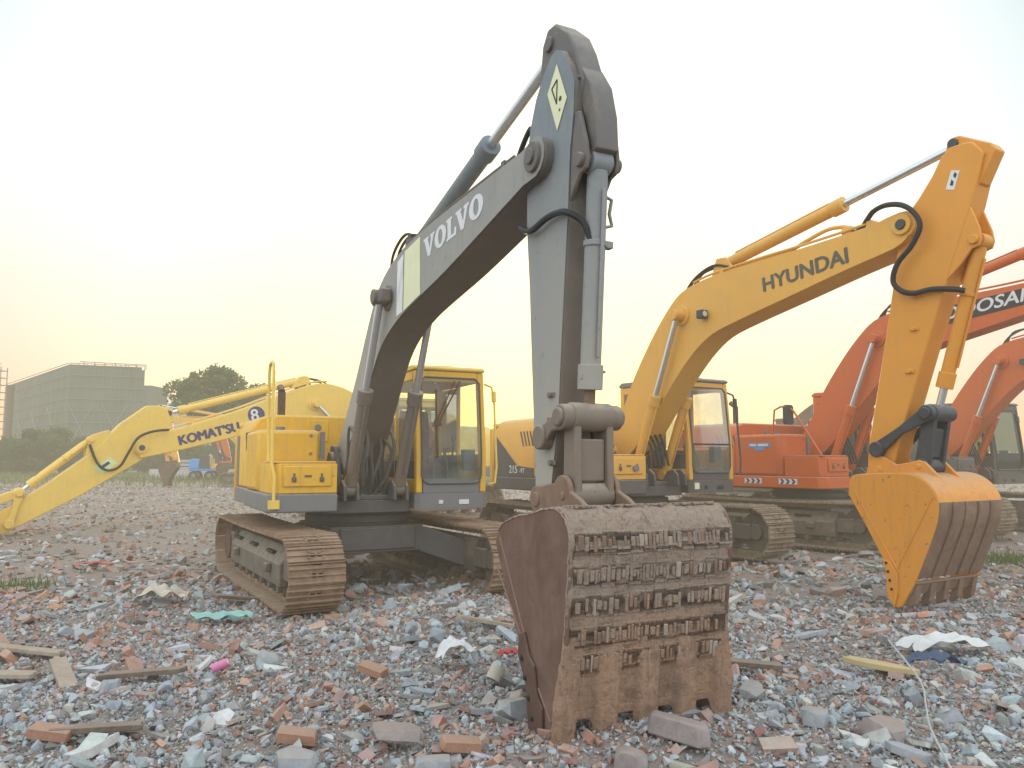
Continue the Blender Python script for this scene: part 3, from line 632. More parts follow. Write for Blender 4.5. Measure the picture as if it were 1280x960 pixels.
    for a in ys:
        if opt.get('hero'): q = circle((e2[0]-.02, e2[1]+.03), .11, 10, R(0), R(150))+circle((pin[0], pin[1]), .10, 8, R(70), R(200))+[(pin[0]+.05, 1.16), (e2[0]+.36, 1.30), (e2[0]+.2, 1.39)]
        else: q = [(pin[0]+.38, 1.40), (pin[0]+.72, 1.34), (pin[0]+.60, 1.47), (e2[0]+.07, e2[1]+.05), (e2[0], e2[1]+.07), (e2[0]-.08, e2[1]+.05), (pin[0]+.22, pin[1]+.07), (pin[0]+.08, pin[1]+.15), (pin[0]-.02, pin[1]+.17), (pin[0]-.11, pin[1]+.10), (pin[0]-.16, pin[1]-.05), (pin[0]-.14, 1.30)]
        er.prism([TK(p) for p in q], a, a+.04)
    for pp in (pin, e2):
        p = TK(pp); er.cyl((p[0], ys[0]-.012, p[1]), (p[0], ys[1]+.052, p[1]), .055 if pp is pin else .03, n=16)
    er.build('bucket_ear', opt.get('earm', sd), bucket, .01)
    # linkage (belongs to arm and bucket): tipping links and H link
    lk_ = MB(); al, lp, kp = TA(D['arm_link']), TA(D['link_pin']), TK(e2)
    for yy in (D['arm_y'][0]-.075, D['arm_y'][1]+.02):
        for P, Q in ((al, lp),):
            dx, dz = Q[0]-P[0], Q[1]-P[1]; L = math.hypot(dx, dz); nx, nz = -dz/L, dx/L
            lk_.prism([(P[0]+nx*.075, P[1]+nz*.075), (P[0]+nx*.06+dx*.5, P[1]+nz*.06+dz*.5), (Q[0]+nx*.085, Q[1]+nz*.085), (Q[0]-nx*.085, Q[1]-nz*.085), (P[0]-nx*.03+dx*.5, P[1]-nz*.03+dz*.5), (P[0]-nx*.075, P[1]-nz*.075)], yy, yy+.055)
        for P in (al, lp): lk_.cyl((P[0], yy-.02, P[1]), (P[0], yy+.075, P[1]), .088, n=20)
    lk_.cyl((lp[0], ym-.26, lp[1]), (lp[0], ym+.26, lp[1]), .065, n=18)
    lk_.cyl((al[0], ym-.2, al[1]), (al[0], ym+.2, al[1]), .05, n=14)
    lk_.build('tipping_link', opt['link'], root, .012)
    h = MB(); dx, dz = kp[0]-lp[0], kp[1]-lp[1]; L = math.hypot(dx, dz); nx, nz = -dz/L, dx/L
    def strip(w0, w1, a, b, ya, yb): h.prism([(lp[0]+dx*a+nx*w0, lp[1]+dz*a+nz*w0), (lp[0]+dx*b+nx*w1, lp[1]+dz*b+nz*w1), (lp[0]+dx*b-nx*w1, lp[1]+dz*b-nz*w1), (lp[0]+dx*a-nx*w0, lp[1]+dz*a-nz*w0)], ya, yb)
    for ya in (ym-.155, ym+.10): strip(.075, .085, -.02, 1.0, ya, ya+.055)
    strip(.05, .05, .28, .82, ym-.098, ym+.098)
    for P, r in ((lp, .10), (kp, .09)): h.cyl((P[0], ym-.16, P[1]), (P[0], ym+.16, P[1]), r, n=20)
    h.build('bucket_link', opt['link'], root, .012)
    return bucket

def make_body(root, opt):
    b, sk = opt['body'], opt['skirt']
    d = MB()                                                  # platform
    d.box(-2.1, .95, -.72, .40, .98, 1.14); d.box(.40, .95, -.60, .38, 1.142, 1.20)
    for yy in (-.40, .16): d.prism([(-.25, 1.14), (.42, 1.14), (.35, 1.45), (.15, 1.82), (-.05, 1.84), (-.22, 1.5)], yy, yy+.06)
    for yy in (-.50, -.34, .13, .29): d.prism([(.60, 1.14), (1.18, 1.14), (1.16, 1.32), (1.05, 1.40), (.92, 1.36), (.80, 1.2)], yy-.02, yy+.02)
    d.build('platform', opt.get('deck', 'dark'), root, .012)
    s = MB(); s.cyl((0, 0, .80), (0, 0, .98), .66, n=40); s.cyl((0, 0, .84), (0, 0, .93), .72, n=40); s.build('swing_bearing', 'dark', root, .01)
    c = MB()                                                  # undercarriage centre frame
    c.prism_z([(-.75, -.62), (.75, -.62), (.75, .62), (-.75, .62)], .46, .80)
    for sx in (1, -1):
        for sy in (1, -1):
            V = [(sx*.10, sy*.55, .80), (sx*.72, sy*.55, .80), (sx*1.12, sy*1.06, .60), (sx*.60, sy*1.06, .60), (sx*.10, sy*.55, .46), (sx*.72, sy*.55, .46), (sx*1.12, sy*1.06, .26), (sx*.60, sy*1.06, .26)]
            c.add(V, [(0, 1, 2, 3), (4, 7, 6, 5), (0, 4, 5, 1), (1, 5, 6, 2), (2, 6, 7, 3), (3, 7, 4, 0)])
    c.box(.752, .78, -.5, .5, .50, .78)
    u = c.build('undercarriage', opt.get('under', 'dark'), root, .015); u.rotation_euler.z = opt['yaw']
    # right-hand side: tool box in front, tank behind it, valve hood, engine hood
    t = MB(); t.prism_z([(.50, -1.40), (1.20, -1.40), (1.29, -1.30), (1.29, -.63), (.50, -.63)], 1.25, 1.60); t.box(.50, 1.27, -1.385, -.64, 1.602, 1.625)
    tb = t.build('tool_box', b, root, .03)
    f = MB(); f.box(1.292, 1.315, -1.26, -.70, 1.33, 1.57); f.build('tool_box_door', b, tb, .012)
    for yy in (-1.14, -.82):
        f = MB(); f.box(1.316, 1.33, yy-.025, yy+.025, 1.385, 1.44, 0); f.cyl((1.316, yy, 1.415), (1.34, yy, 1.415), .016, n=8); f.box(1.316, 1.322, yy-.012, yy+.012, 1.44, 1.485); f.build('door_latch', 'frame', tb)
    f = MB(); f.box(1.316, 1.322, -1.02, -.94, 1.44, 1.465); f.build('door_handle', 'frame', tb)
    t = MB(); t.prism_z([(-.62, -1.42), (.38, -1.42), (.47, -1.32), (.47, -.66), (-.62, -.66)], 1.25, 2.02)
    fuel = t.build('fuel_tank', b, root, .05)
    for zz in (1.72, 1.95): f = MB(); f.cyl((.47, -.78, zz), (.482, -.78, zz), .02, n=8); f.build('tank_bolt', 'grey', fuel)
    f = MB(); f.box(.43, .48, -.655, -.60, 1.65, 2.0); f.build('tank_strip', 'grey', fuel)
    f = MB(); f.cyl((.1, -1.1, 2.02), (.1, -1.1, 2.07), .06, n=14); f.build('filler_cap', 'grey', fuel)
    h = MB(); h.prism_x([(-1.36, 1.25), (-1.36, 2.05), (-1.26, 2.22), (-1.1, 2.27), (1.1, 2.27), (1.26, 2.2), (1.36, 2.05), (1.36, 1.25)], -2.0, -.64)
    hood = h.build('engine_hood', b, root, .03)
    f = MB(); f.cyl((-1.0, -.9, 2.27), (-1.0, -.9, 2.62), .055, n=14); f.cyl((-1.0, -.9, 2.62), (-1.12, -.9, 2.70), .05, n=14); f.build('exhaust_pipe', 'rust_dark', hood)
    f = MB(); f.box(-.639, -.628, -.60, -.30, 1.9, 2.2); f.cyl((-.638, -.45, 2.1), (-.62, -.45, 2.1), .05, n=14, mi=1); f.build('hood_lamp', [b, 'grey'], hood, .01)
    f = MB()
    for k in range(9): f.obox((-1.05+.10*k, -1.362, 1.90), ((.35, 0, -1), (0, 1, 0), (1, 0, .35)), (.13, .006, .016))
    f.build('louvre', 'dark', hood)
    k = MB(); k.prism_z([(-.62, -1.43), (1.20, -1.43), (1.31, -1.32), (1.31, -.625), (-.62, -.625)], 1.03, 1.247); k.prism_z([(-2.0, -1.385), (-.625, -1.385), (-.625, 1.385), (-2.0, 1.385)], 1.03, 1.247)
    k.box(-.6, -.55, .42, 1.40, 1.03, 1.2)
    k.build('skirt', sk, root, .02)
    cw = MB(); arc = [(-2.0-.72*math.cos(a), 1.40*math.sin(a)) for a in [R(x) for x in (-90, -75, -55, -35, -15, 0, 15, 35, 55, 75, 90)]]
    cw.prism_z(arc, 1.05, 2.12); cw.prism_z([(p[0]*.985, p[1]*.97) for p in arc], 2.122, 2.2); cw.build('counterweight', opt.get('cw', b), root, .05)
    # handrail
    if opt.get('rail', True):
        rl = MB(); r_ = .019
        if opt.get('hero'): rl.tube([(1.30, -1.36, 1.10), (1.30, -1.36, 1.45), (1.26, -1.385, 1.6), (1.22, -1.385, 2.66), (1.19, -1.385, 2.76), (1.10, -1.385, 2.80), (.95, -1.385, 2.78), (.90, -1.385, 2.68), (.93, -1.385, 2.1), (1.02, -1.385, 1.62)], r_, 8); rl.box(1.26, 1.33, -1.42, -1.30, 1.08, 1.18)
        else: rl.tube([(1.25, -1.36, 1.62), (.72, -1.38, 2.42), (.62, -1.38, 2.5), (.45, -1.38, 2.52), (.30, -1.38, 2.46), (.25, -1.38, 2.0)], r_, 8)
        rl.build('handrail', opt.get('railm', b), root)
    if opt.get('mirror'):
        m = MB(); m.tube([(.62, -1.38, 2.5), (.60, -1.42, 2.30)], .012, 6); m.prism_x([(-1.54, 2.22), (-1.50, 2.18), (-1.34, 2.18), (-1.30, 2.22), (-1.30, 2.50), (-1.34, 2.54), (-1.50, 2.54), (-1.54, 2.50)], .60, .66); m.build('mirror', 'blackmetal', root, .015)
    gr = MB(); pts = [(.25, 1.47, 1.45), (.25, 1.50, 1.5), (1.0, 1.50, 1.5)]
    gr.tube([(1.14, 1.43, 1.32), (1.16, 1.50, 1.34), (1.15, 1.53, 1.55), (1.06, 1.53, 2.5), (1.04, 1.50, 2.62), (1.0, 1.41, 2.66)], .016, 8); gr.cyl((1.06, 1.53, 2.42), (1.05, 1.53, 2.56), .035, n=10)
    gr.build('grab_rail', opt.get('railm2', opt.get('railm', b)), root)

def make_excavator(label, cxy, a, a1, z0, D, opt, TB=IDENT, TA=IDENT, TK=IDENT, group=None):
    root = empty('excavator', (cxy[0], cxy[1], z0), a-math.pi/2); tag(root, label, 'excavator', group)
    opt = dict(opt); opt['yaw'] = a1-a
    mats = dict(shoe=opt.get('shoe', 'shoe'), frame=opt.get('tframe', 'frame'))
    for s in (-1, 1): make_track(root, s, a1-a, mats)
    make_body(root, opt); make_cab(root, opt)
    boom, cylinder = make_boom(root, D, TB, opt)
    arm = make_arm(root, D, TB, TA, opt, cylinder)
    bk = make_bucket(root, D, TK, TA, opt)
    return root, boom, arm, bk

def patch(mb, pts, y, mi=0, th=.003, side=-1):             # thin sticker on a plane Y=y
    return mb.prism(pts, y, y+side*th, mi)

# ------------------------------------------------------------------ the machines
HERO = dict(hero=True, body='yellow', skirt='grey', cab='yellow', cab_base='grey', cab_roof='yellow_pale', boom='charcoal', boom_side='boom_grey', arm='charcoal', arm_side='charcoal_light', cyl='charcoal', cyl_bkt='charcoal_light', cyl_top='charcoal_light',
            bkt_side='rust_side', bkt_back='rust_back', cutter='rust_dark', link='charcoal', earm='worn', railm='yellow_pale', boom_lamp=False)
root, boom, arm, bk = make_excavator('muddy excavator with dark grey boom and big rusty bucket set down on the rubble', (-2.087, 10.833), .46, .521, -.04, DARK_RIG, HERO)
def slab_word(word, O, u, size, width, y, mat, parent):
    gl = {'V': (.88, [[(0, 1), (.40, 1), (.40, .88), (.335, .88), (.50, .34), (.61, .88), (.545, .88), (.545, 1), (.88, 1), (.88, .88), (.81, .88), (.53, 0), (.35, 0), (.07, .88), (0, .88)]]),
          'L': (.72, [[(0, 1), (.42, 1), (.42, .88), (.335, .88), (.335, .14), (.55, .14), (.58, .38), (.70, .38), (.68, 0), (0, 0), (0, .12), (.09, .12), (.09, .88), (0, .88)]]), 'O': (.86, None)}
    tot = sum(gl[c][0] for c in word)-.04; kx = width/tot; U = Vector((u[0], u[1])).normalized(); N = Vector((-U.y, U.x)); mb = MB(); x = 0
    Q = lambda p: (O[0]+U.x*p[0]*kx+N.x*p[1]*size, O[1]+U.y*p[0]*kx+N.y*p[1]*size)
    for c in word:
        w, ps = gl[c]
        if ps: mb.prism([Q((x+p[0], p[1])) for p in ps[0]], y, y-.003)
        else:
            n = 28; ou = [(x+w/2+w/2*math.cos(6.2832*i/n), .5+.52*math.sin(6.2832*i/n)) for i in range(n)]; inn = [(x+w/2+w*.19*math.cos(6.2832*i/n), .5+.36*math.sin(6.2832*i/n)) for i in range(n)]
            for i in range(n): j = (i+1) % n; mb.prism([Q(ou[i]), Q(ou[j]), Q(inn[j]), Q(inn[i])], y, y-.003)
        x += w+.06-(.12 if c == 'L' else .05 if c == 'V' else .04)
    return mb.build('boom_lettering', mat, parent)
slab_word('VOLVO', (3.36, 3.63), (1.43, .065), .205, 1.44, -.3175, 'letter_pale', boom)
s = MB(); patch(s, [(2.74, 3.22), (2.76, 3.86), (3.24, 3.90), (3.26, 3.30)], -.318); patch(s, [(2.50, 3.20), (2.52, 3.80), (2.72, 3.845), (2.70, 3.22)], -.318, 1)
for k in range(4): patch(s, [(2.52+.05*k, 3.35+.08*k), (2.55+.05*k, 3.35+.08*k), (2.60+.04*k, 3.62+.05*k), (2.58+.04*k, 3.62+.05*k)], -.322, 2)
s.build('boom_sticker', ['sticker_yellow', 'white', 'letter_pale'], boom)
s = MB(); patch(s, [(5.90, 4.50), (5.76, 4.33), (5.90, 4.00), (6.04, 4.19)], -.2295)
for a_, b_ in (((5.83, 4.34), (5.91, 4.38)), ((5.91, 4.38), (5.90, 4.20)), ((5.90, 4.20), (5.83, 4.34))):
    s.tube([(a_[0], -.2335, a_[1]), (b_[0], -.2335, b_[1])], .006, 4, mi=1)
s.cyl((5.95, -.2335, 4.22), (5.95, -.2345, 4.22), .02, n=7, mi=1); s.cyl((5.94, -.2335, 4.14), (5.94, -.2345, 4.14), .012, n=7, mi=1)
s.build('warning_sticker', ['sticker_yellow', 'letter_black'], arm)
h = MB(); h.tube([(5.38, -.26, 3.42), (5.50, -.27, 3.36), (5.62, -.28, 3.34), (5.80, -.275, 3.37), (5.95, -.27, 3.37), (6.08, -.26, 3.34), (6.16, -.18, 3.26), (6.18, -.12, 3.10)], .024, 8, 5); h.build('arm_hose', 'rubber', arm)
h = MB(); h.tube([(5.2, -.20, 4.02), (5.30, -.20, 4.12), (5.42, -.2, 4.20), (5.46, -.2, 4.16), (5.48, -.2, 4.0)], .022, 8, 5); h.build('arm_hose', 'rubber', arm)
g = MB(); g.box(2.02, 2.38, -.47, -.33, 3.38, 3.54); g.build('boom_bracket', 'charcoal', boom, .03)
# ventilation grille and corner strip of the right-hand side
g = MB(); g.box(-1.98, -1.75, -1.367, -1.362, 1.28, 2.0); g.build('side_trim', 'grey', root)
g = MB()
for k in range(7): g.box(-.95+.045*k, -.93+.045*k, -1.369, -1.3615, 1.50, 1.72)
g.build('side_grille', 'dark', root)

YEL = dict(body='gold', skirt='dark', cab='gold', cab_base='dark', cab_roof='grey', boom='gold', arm='amber', cyl='gold', cyl_bkt='amber', bkt_side='amber_worn', bkt_back='worn', cutter='amber_worn', tooth='worn', lip='worn', link='blackmetal', railm='amber', railm2='blackmetal',
           shoe='shoe_grey', boom_lamp=True, split=True, glass='glass')
root, boom, arm, bk = make_excavator('amber yellow excavator with clean yellow and brown bucket, standing right of the rusty bucket', (1.882, 13.231), .541, .60, .06, YELLOW_RIG, YEL)
lettering('boom_lettering', 'HYUNDAI', (3.33, 3.82-.06), (1.29, .12), .185, -.303, -1, 'letter_dark', boom, width=1.28, offset=.05)
s = MB(); patch(s, [(5.76, 4.43), (5.83, 4.62), (5.92, 4.59), (5.85, 4.40)], -.222); patch(s, [(5.85, 4.55), (5.87, 4.59), (5.89, 4.56), (5.87, 4.52)], -.226, 1); patch(s, [(5.81, 4.46), (5.83, 4.52), (5.85, 4.49), (5.84, 4.45)], -.226, 1)
s.build('warning_sticker', ['white', 'letter_black'], arm)
h = MB(); h.tube([(4.55, -.18, 4.235), (4.72, -.20, 4.27), (4.85, -.26, 4.34), (4.98, -.33, 4.39), (5.14, -.35, 4.41), (5.33, -.36, 4.36), (5.47, -.36, 4.24), (5.53, -.35, 4.07), (5.42, -.34, 3.88), (5.24, -.33, 3.72), (5.17, -.32, 3.54), (5.24, -.31, 3.42), (5.38, -.29, 3.36), (5.58, -.27, 3.37), (5.80, -.26, 3.33), (5.90, -.22, 3.30)], .030, 8, 5); h.build('arm_hose', 'rubber', arm)
h = MB(); h.tube([(2.7, -.22, 4.20), (3.3, -.22, 4.23), (3.7, -.22, 4.235), (3.95, -.22, 4.30), (4.25, -.21, 4.37), (4.45, -.20, 4.36), (4.62, -.19, 4.30)], .026, 8, 4); h.build('steel_pipe', 'gold', boom)
h = MB(); h.box(4.48, 4.60, -.24, -.14, 4.20, 4.33); h.build('pipe_bracket', 'gold', boom, .01)
s = MB(); patch(s, [(-1.98, 1.26), (-.64, 1.26), (-.64, 1.40), (-1.20, 1.44), (-1.98, 2.0)], -1.368); s.build('side_stripe', 'dark', root)
lettering('model_lettering', '215', (-1.46, 1.315), (1, 0), .13, -1.373, -1, 'white', root, offset=.02); lettering('model_lettering', '-9T', (-1.12, 1.315), (1, 0), .085, -1.373, -1, 'white', root, offset=.01)
s = MB(); patch(s, [(.55, 1.255), (1.0, 1.255), (1.0, 1.275), (.55, 1.275)], -1.404); s.cyl((1.29, -.86, 1.42), (1.345, -.86, 1.42), .05, n=16); s.build('tool_box_lamp', 'grey', root)
s = MB(); s.box(1.133, 1.137, .50, .60, 1.08, 1.18); s.build('reflector', 'sticker_yellow', root)

ORA = dict(body='orange', skirt='orange', cab='orange', cab_base='dark', boom='orange_dull', arm='orange', cyl='orange', bkt_side='orange', bkt_back='worn', cutter='orange', tooth='worn', lip='worn', link='blackmetal', railm='orange', shoe='shoe_grey', cab_xr=-.12, mirror=True, glass='glass_dark', boom_lamp=True)
GRP = None
def follow(D, rb, ra, rk, piv=None):
    """boom rotated by rb about its foot; arm and bucket swung by ra and rk"""
    TB = pose(rb, D['foot'], D['foot']); P = TB(D['pivot']); TA = pose(ra, D['pivot'], P); Q = TA(D['pin']); TK = pose(rk, D['pin'], Q)
    return dict(TB=TB, TA=TA, TK=TK)
root, boom, arm, bk = make_excavator('orange excavator with white chevron stickers along its body, behind the amber yellow one', (5.85, 15.6), .60, .63, .06, YELLOW_RIG, ORA, **follow(YELLOW_RIG, R(1.0), R(18), R(18)))
TB = pose(R(1.0), (.1, 1.65), (.1, 1.65))
s = MB(); patch(s, [TB(p) for p in ((2.55, 3.70), (2.6, 4.02), (4.7, 4.16), (4.7, 3.92))], -.302); s.build('boom_sticker', 'letter_black', boom)
o0 = TB((2.98, 3.82)); u0 = TB((4.6, 3.955)); lettering('boom_lettering', 'DOOSAN', o0, (u0[0]-o0[0], u0[1]-o0[1]), .20, -.306, -1, 'letter_pale', boom, width=1.45, offset=.035, shear=.25)
s = MB()
for x0 in (-.35, .42):
    patch(s, [(x0-.03, 1.10), (x0+.36, 1.10), (x0+.36, 1.20), (x0-.03, 1.20)], -1.432)
    for k in range(3): x = x0+.12*k; patch(s, [(x, 1.105), (x+.05, 1.105), (x+.09, 1.15), (x+.05, 1.195), (x, 1.195), (x+.04, 1.15)], -1.436, 1)
s.build('chevron_sticker', ['white', 'letter_navy'], root)
s = MB(); patch(s, [(-.28, 1.78), (.22, 1.78), (.22, 1.86), (-.28, 1.86)], -1.422); patch(s, [(-.12, 1.72), (.06, 1.72), (.10, 1.78), (-.16, 1.78)], -1.422); patch(s, [(-.24, 1.80), (-.10, 1.80), (-.10, 1.84), (-.24, 1.84)], -1.426, 1); patch(s, [(-.06, 1.80), (.17, 1.80), (.17, 1.84), (-.06, 1.84)], -1.426, 1)
s.build('tank_sticker', ['blue', 'letter_pale'], root)

OR2 = dict(ORA); OR2.update(cab='dark', body='dark', skirt='dark', cab_roof='dark', cab_xr=-.5, cab_y1=1.62, mirror=False, railm='dark', rail=False, cw='dark', boom='orange')
root, boom, arm, bk = make_excavator('orange boomed excavator with a dark cab, partly behind the amber yellow bucket', (9.90, 18.4), .50, .52, .04, YELLOW_RIG, OR2, **follow(YELLOW_RIG, R(-.5), R(18), R(18)))

KOM = dict(body='yellow_pale', skirt='grey', cab='yellow_pale', cab_base='grey', boom='yellow_pale', arm='yellow_pale', cyl='yellow_pale', bkt_side='yellow_pale', bkt_back='worn', tooth='worn', lip='worn', link='yellow_pale', railm='yellow_pale', shoe='shoe_grey', boom_lamp=False, cab_x=1.0, rail=False)
TK = pose(R(78), LOW_RIG['pin'], LOW_RIG['kpin'])
root, boom, arm, bk = make_excavator('pale yellow excavator with its boom stretched low to the left, behind the muddy one', (-3.2, 22.25), -.95, -.95, 0, LOW_RIG, KOM, TK=TK)
root.scale = (1.12, 1.12, 1.12)
lettering('boom_lettering', "KOMAT'SU", (5.25, 1.745), (-1.24, .335), .20, .143, 1, 'letter_navy', boom, width=1.28, offset=.085)
s = MB(); s.cyl((3.66, .1415, 2.44), (3.66, .145, 2.44), .19, n=24); s.build('number_sticker', 'letter_navy', boom)
lettering('number_lettering', '8', (3.75, 2.29), (-1, .22), .26, .149, 1, 'white', boom, offset=.03)
s = MB(); patch(s, [(6.42, 1.36), (6.56, 1.50), (6.86, 1.28), (6.70, 1.14)], .062, side=1); patch(s, [(6.56, 1.36), (6.60, 1.40), (6.76, 1.28), (6.72, 1.24)], .066, 1, side=1); s.build('warning_sticker', ['sticker_green', 'letter_black'], arm)
h = MB(); h.tube([(5.5, .18, 2.06), (5.7, .20, 2.04), (5.9, .22, 1.99), (6.1, .22, 1.87), (6.26, .21, 1.57), (6.4, .17, 1.30), (6.62, .14, 1.22), (6.81, .12, 1.38), (6.95, .07, 1.74)], .026, 8, 5); h.build('arm_hose', 'rubber', arm)

# ------------------------------------------------------------------ ground
_g = [(RNG.uniform(0, 6.28), RNG.uniform(0, 6.28), k, a) for k, a in ((.35, .035), (.8, .03), (1.7, .022), (3.1, .014), (.5, .03), (2.3, .016))]
def ground_z(x, y):
    x = np.asarray(x, float); y = np.asarray(y, float); z = np.zeros(np.broadcast(x, y).shape)
    for i, (p, q, k, a) in enumerate(_g):
        th = i*1.1; z = z+a*np.sin(k*(x*math.cos(th)+y*math.sin(th))+p)*np.cos(k*.83*(-x*math.sin(th)+y*math.cos(th))+q)
    near = np.clip((60-y)/30, 0, 1)
    z = z*near-.03
    z = z+.13*np.exp(-(((x+.75)/.95)**2+((y-7.9)/.65)**2))           # heap in front of the undercarriage
    z = z+.09*np.exp(-(((x-.75)/.85)**2+((y-4.68)/.28)**2))
    z = z-.05*np.exp(-(((x+2.6)/1.6)**2+((y-10.3)/2.2)**2))
    return z
def ground_material():
    m, nt = new_mat('rubble_dust'); v = coords(nt)
    f1 = noise(nt, v, .35, 6, .6); f2 = noise(nt, v, 6, 12, .75); f3 = noise(nt, v, 38, 6, .7)
    col = ramp(nt, f1, [(.3, (.20, .165, .14)), (.5, (.255, .22, .19)), (.7, (.29, .265, .245))])
    col = mix(nt, .55, col, ramp(nt, f2, [(.3, (.14, .12, .11)), (.48, (.27, .24, .22)), (.56, (.30, .19, .15)), (.7, (.36, .36, .35))]))
    vo = nd(nt, 'ShaderNodeTexVoronoi'); vo.inputs['Scale'].default_value = 26; lk(nt, v, vo.inputs['Vector'])
    sp = band(nt, vo.outputs['Distance'], .42, .15)
    hs = nd(nt, 'ShaderNodeSeparateColor'); lk(nt, vo.outputs['Color'], hs.inputs[0])
    chip = ramp(nt, hs.outputs[0], [(0, (.34, .15, .10)), (.3, (.38, .36, .34)), (.6, (.22, .2, .185)), (1, (.45, .43, .40))])
    col = mix(nt, mth(nt, 'MULTIPLY', sp, .55), col, chip)
    hgt = mth(nt, 'ADD', mth(nt, 'MULTIPLY', sp, .5), mth(nt, 'ADD', f2, mth(nt, 'MULTIPLY', f3, .4)))
    finish(nt, col, .95, 0, hgt, .7, .03, .1); return m
def axis(lo, hi, step, far):
    a = list(np.arange(lo, hi, step)); s = step
    x = hi
    while x < far: a.append(x); s *= 1.35; x += s
    s = step; x = lo-step; b = []
    while x > -far: b.append(x); s *= 1.35; x -= s
    return np.array(b[::-1]+a)
gx = axis(-9, 12, .12, 2500); gy = axis(1.5, 24, .12, 2500)
X, Y = np.meshgrid(gx, gy); Z = ground_z(X, Y)
nx, ny = len(gx), len(gy); ii = (np.arange(ny-1)[:, None]*nx+np.arange(nx-1)[None]).ravel()
ground = np_mesh('ground', np.stack([X.ravel(), Y.ravel(), Z.ravel()], 1), np.stack([ii, ii+1, ii+nx+1, ii+nx], 1), ground_material(), smooth=True)
tag(ground, kind='structure')

# ------------------------------------------------------------------ rubble: countless stones, chips and brick bits
def stone_material(name, bump=.5):
    m, nt = new_mat(name); v = coords(nt)
    a = nd(nt, 'ShaderNodeAttribute', attribute_name='tone')
    f = noise(nt, v, 16, 10, .7); g = noise(nt, v, 70, 4)
    col = mix(nt, 1.0, a.outputs['Color'], ramp(nt, f, [(.25, (.70, .68, .66)), (.5, (1, 1, 1)), (.75, (1.22, 1.2, 1.17))]), 'MULTIPLY')
    col = mix(nt, mth(nt, 'MULTIPLY', band(nt, noise(nt, v, 7, 8), .5, .72), .45), col, (.30, .27, .24))
    up = mth(nt, 'MULTIPLY', band(nt, upness(nt), .2, .95), mth(nt, 'MULTIPLY', band(nt, noise(nt, v, 5, 6), .3, .65), .5))
    col = mix(nt, up, col, (.395, .405, .40))
    finish(nt, col, .95, 0, mth(nt, 'ADD', f, mth(nt, 'MULTIPLY', g, .4)), bump, .012, .1); return m
STONE = stone_material('broken_stone')
def hull(pts):
    bm = bmesh.new(); vs = [bm.verts.new(p) for p in pts]
    r = bmesh.ops.convex_hull(bm, input=vs); bmesh.ops.delete(bm, geom=list({g for g in r['geom_interior']+r['geom_unused'] if isinstance(g, bmesh.types.BMVert)}), context='VERTS')
    bmesh.ops.triangulate(bm, faces=bm.faces[:]); bm.verts.index_update()
    V = np.array([v.co[:] for v in bm.verts]); F = np.array([[v.index for v in f.verts] for f in bm.faces]); bm.free(); return V, F
def chunk(n, e):
    p = RNG.normal(size=(n, 3)); p /= np.linalg.norm(p, axis=1)[:, None]; p = np.sign(p)*np.abs(p)**e; p *= RNG.uniform(.8, 1, (n, 1)); return hull(p*np.array([1, RNG.uniform(.6, .95), RNG.uniform(.45, .8)])*.5)
def brickbit():
    L = RNG.uniform(.5, 1.1); p = []
    for sx in (-1, 1):
        for sy in (-1, 1):
            for sz in (-1, 1):
                ex = L/2*(1 if sx < 0 else RNG.uniform(.45, 1)); p.append((sx*ex, sy*.26*RNG.uniform(.9, 1), sz*.14*RNG.uniform(.9, 1)))
    p.append((L*.45, RNG.uniform(-.15, .15), RNG.uniform(-.08, .08))); return hull(np.array(p))
def slab(): 
    n = RNG.integers(5, 8); a = np.sort(RNG.uniform(0, 6.28, n)); r = RNG.uniform(.35, .55, n); t = RNG.uniform(.05, .1)
    p = [(q*math.cos(b), q*math.sin(b)*.7, s*t) for b, q in zip(a, r) for s in (-1, 1)]; return hull(np.array(p))
BIG = [chunk(16, .75) for _ in range(14)]; SMALL = [chunk(9, .8) for _ in range(10)]; BRK = [brickbit() for _ in range(10)]; SLB = [slab() for _ in range(8)]
PAL = dict(grey=[(.34, .38, .40), (.40, .44, .46), (.29, .315, .325), (.46, .495, .51), (.40, .39, .37), (.26, .265, .265), (.33, .375, .405)],
           brick=[(.38, .22, .165), (.43, .255, .185), (.35, .20, .155), (.44, .31, .25), (.31, .17, .135), (.46, .26, .17)],
           pale=[(.52, .52, .50), (.47, .45, .41), (.43, .38, .32), (.58, .58, .57)],
           dark=[(.17, .155, .145), (.22, .19, .17), (.20, .145, .12)])
def rot_mats(n, flat):
    az = RNG.uniform(0, 6.283, n); tx = RNG.normal(0, flat, n); ty = RNG.normal(0, flat, n)
    ca, sa, cx, sx, cy, sy = np.cos(az), np.sin(az), np.cos(tx), np.sin(tx), np.cos(ty), np.sin(ty)
    Z0 = np.zeros(n); O = np.ones(n)
    Rz = np.stack([ca, -sa, Z0, sa, ca, Z0, Z0, Z0, O], 1).reshape(n, 3, 3); Rx = np.stack([O, Z0, Z0, Z0, cx, -sx, Z0, sx, cx], 1).reshape(n, 3, 3)
    Ry = np.stack([cy, Z0, sy, Z0, O, Z0, -sy, Z0, cy], 1).reshape(n, 3, 3)
    return Rz@Rx@Ry
def patch_noise(x, y, k, seed):
    return .5+.25*np.sin(k*x+seed)*np.cos(k*1.3*y+seed*2)+.25*np.sin(k*2.1*(x*.6+y*.8)+seed*3)
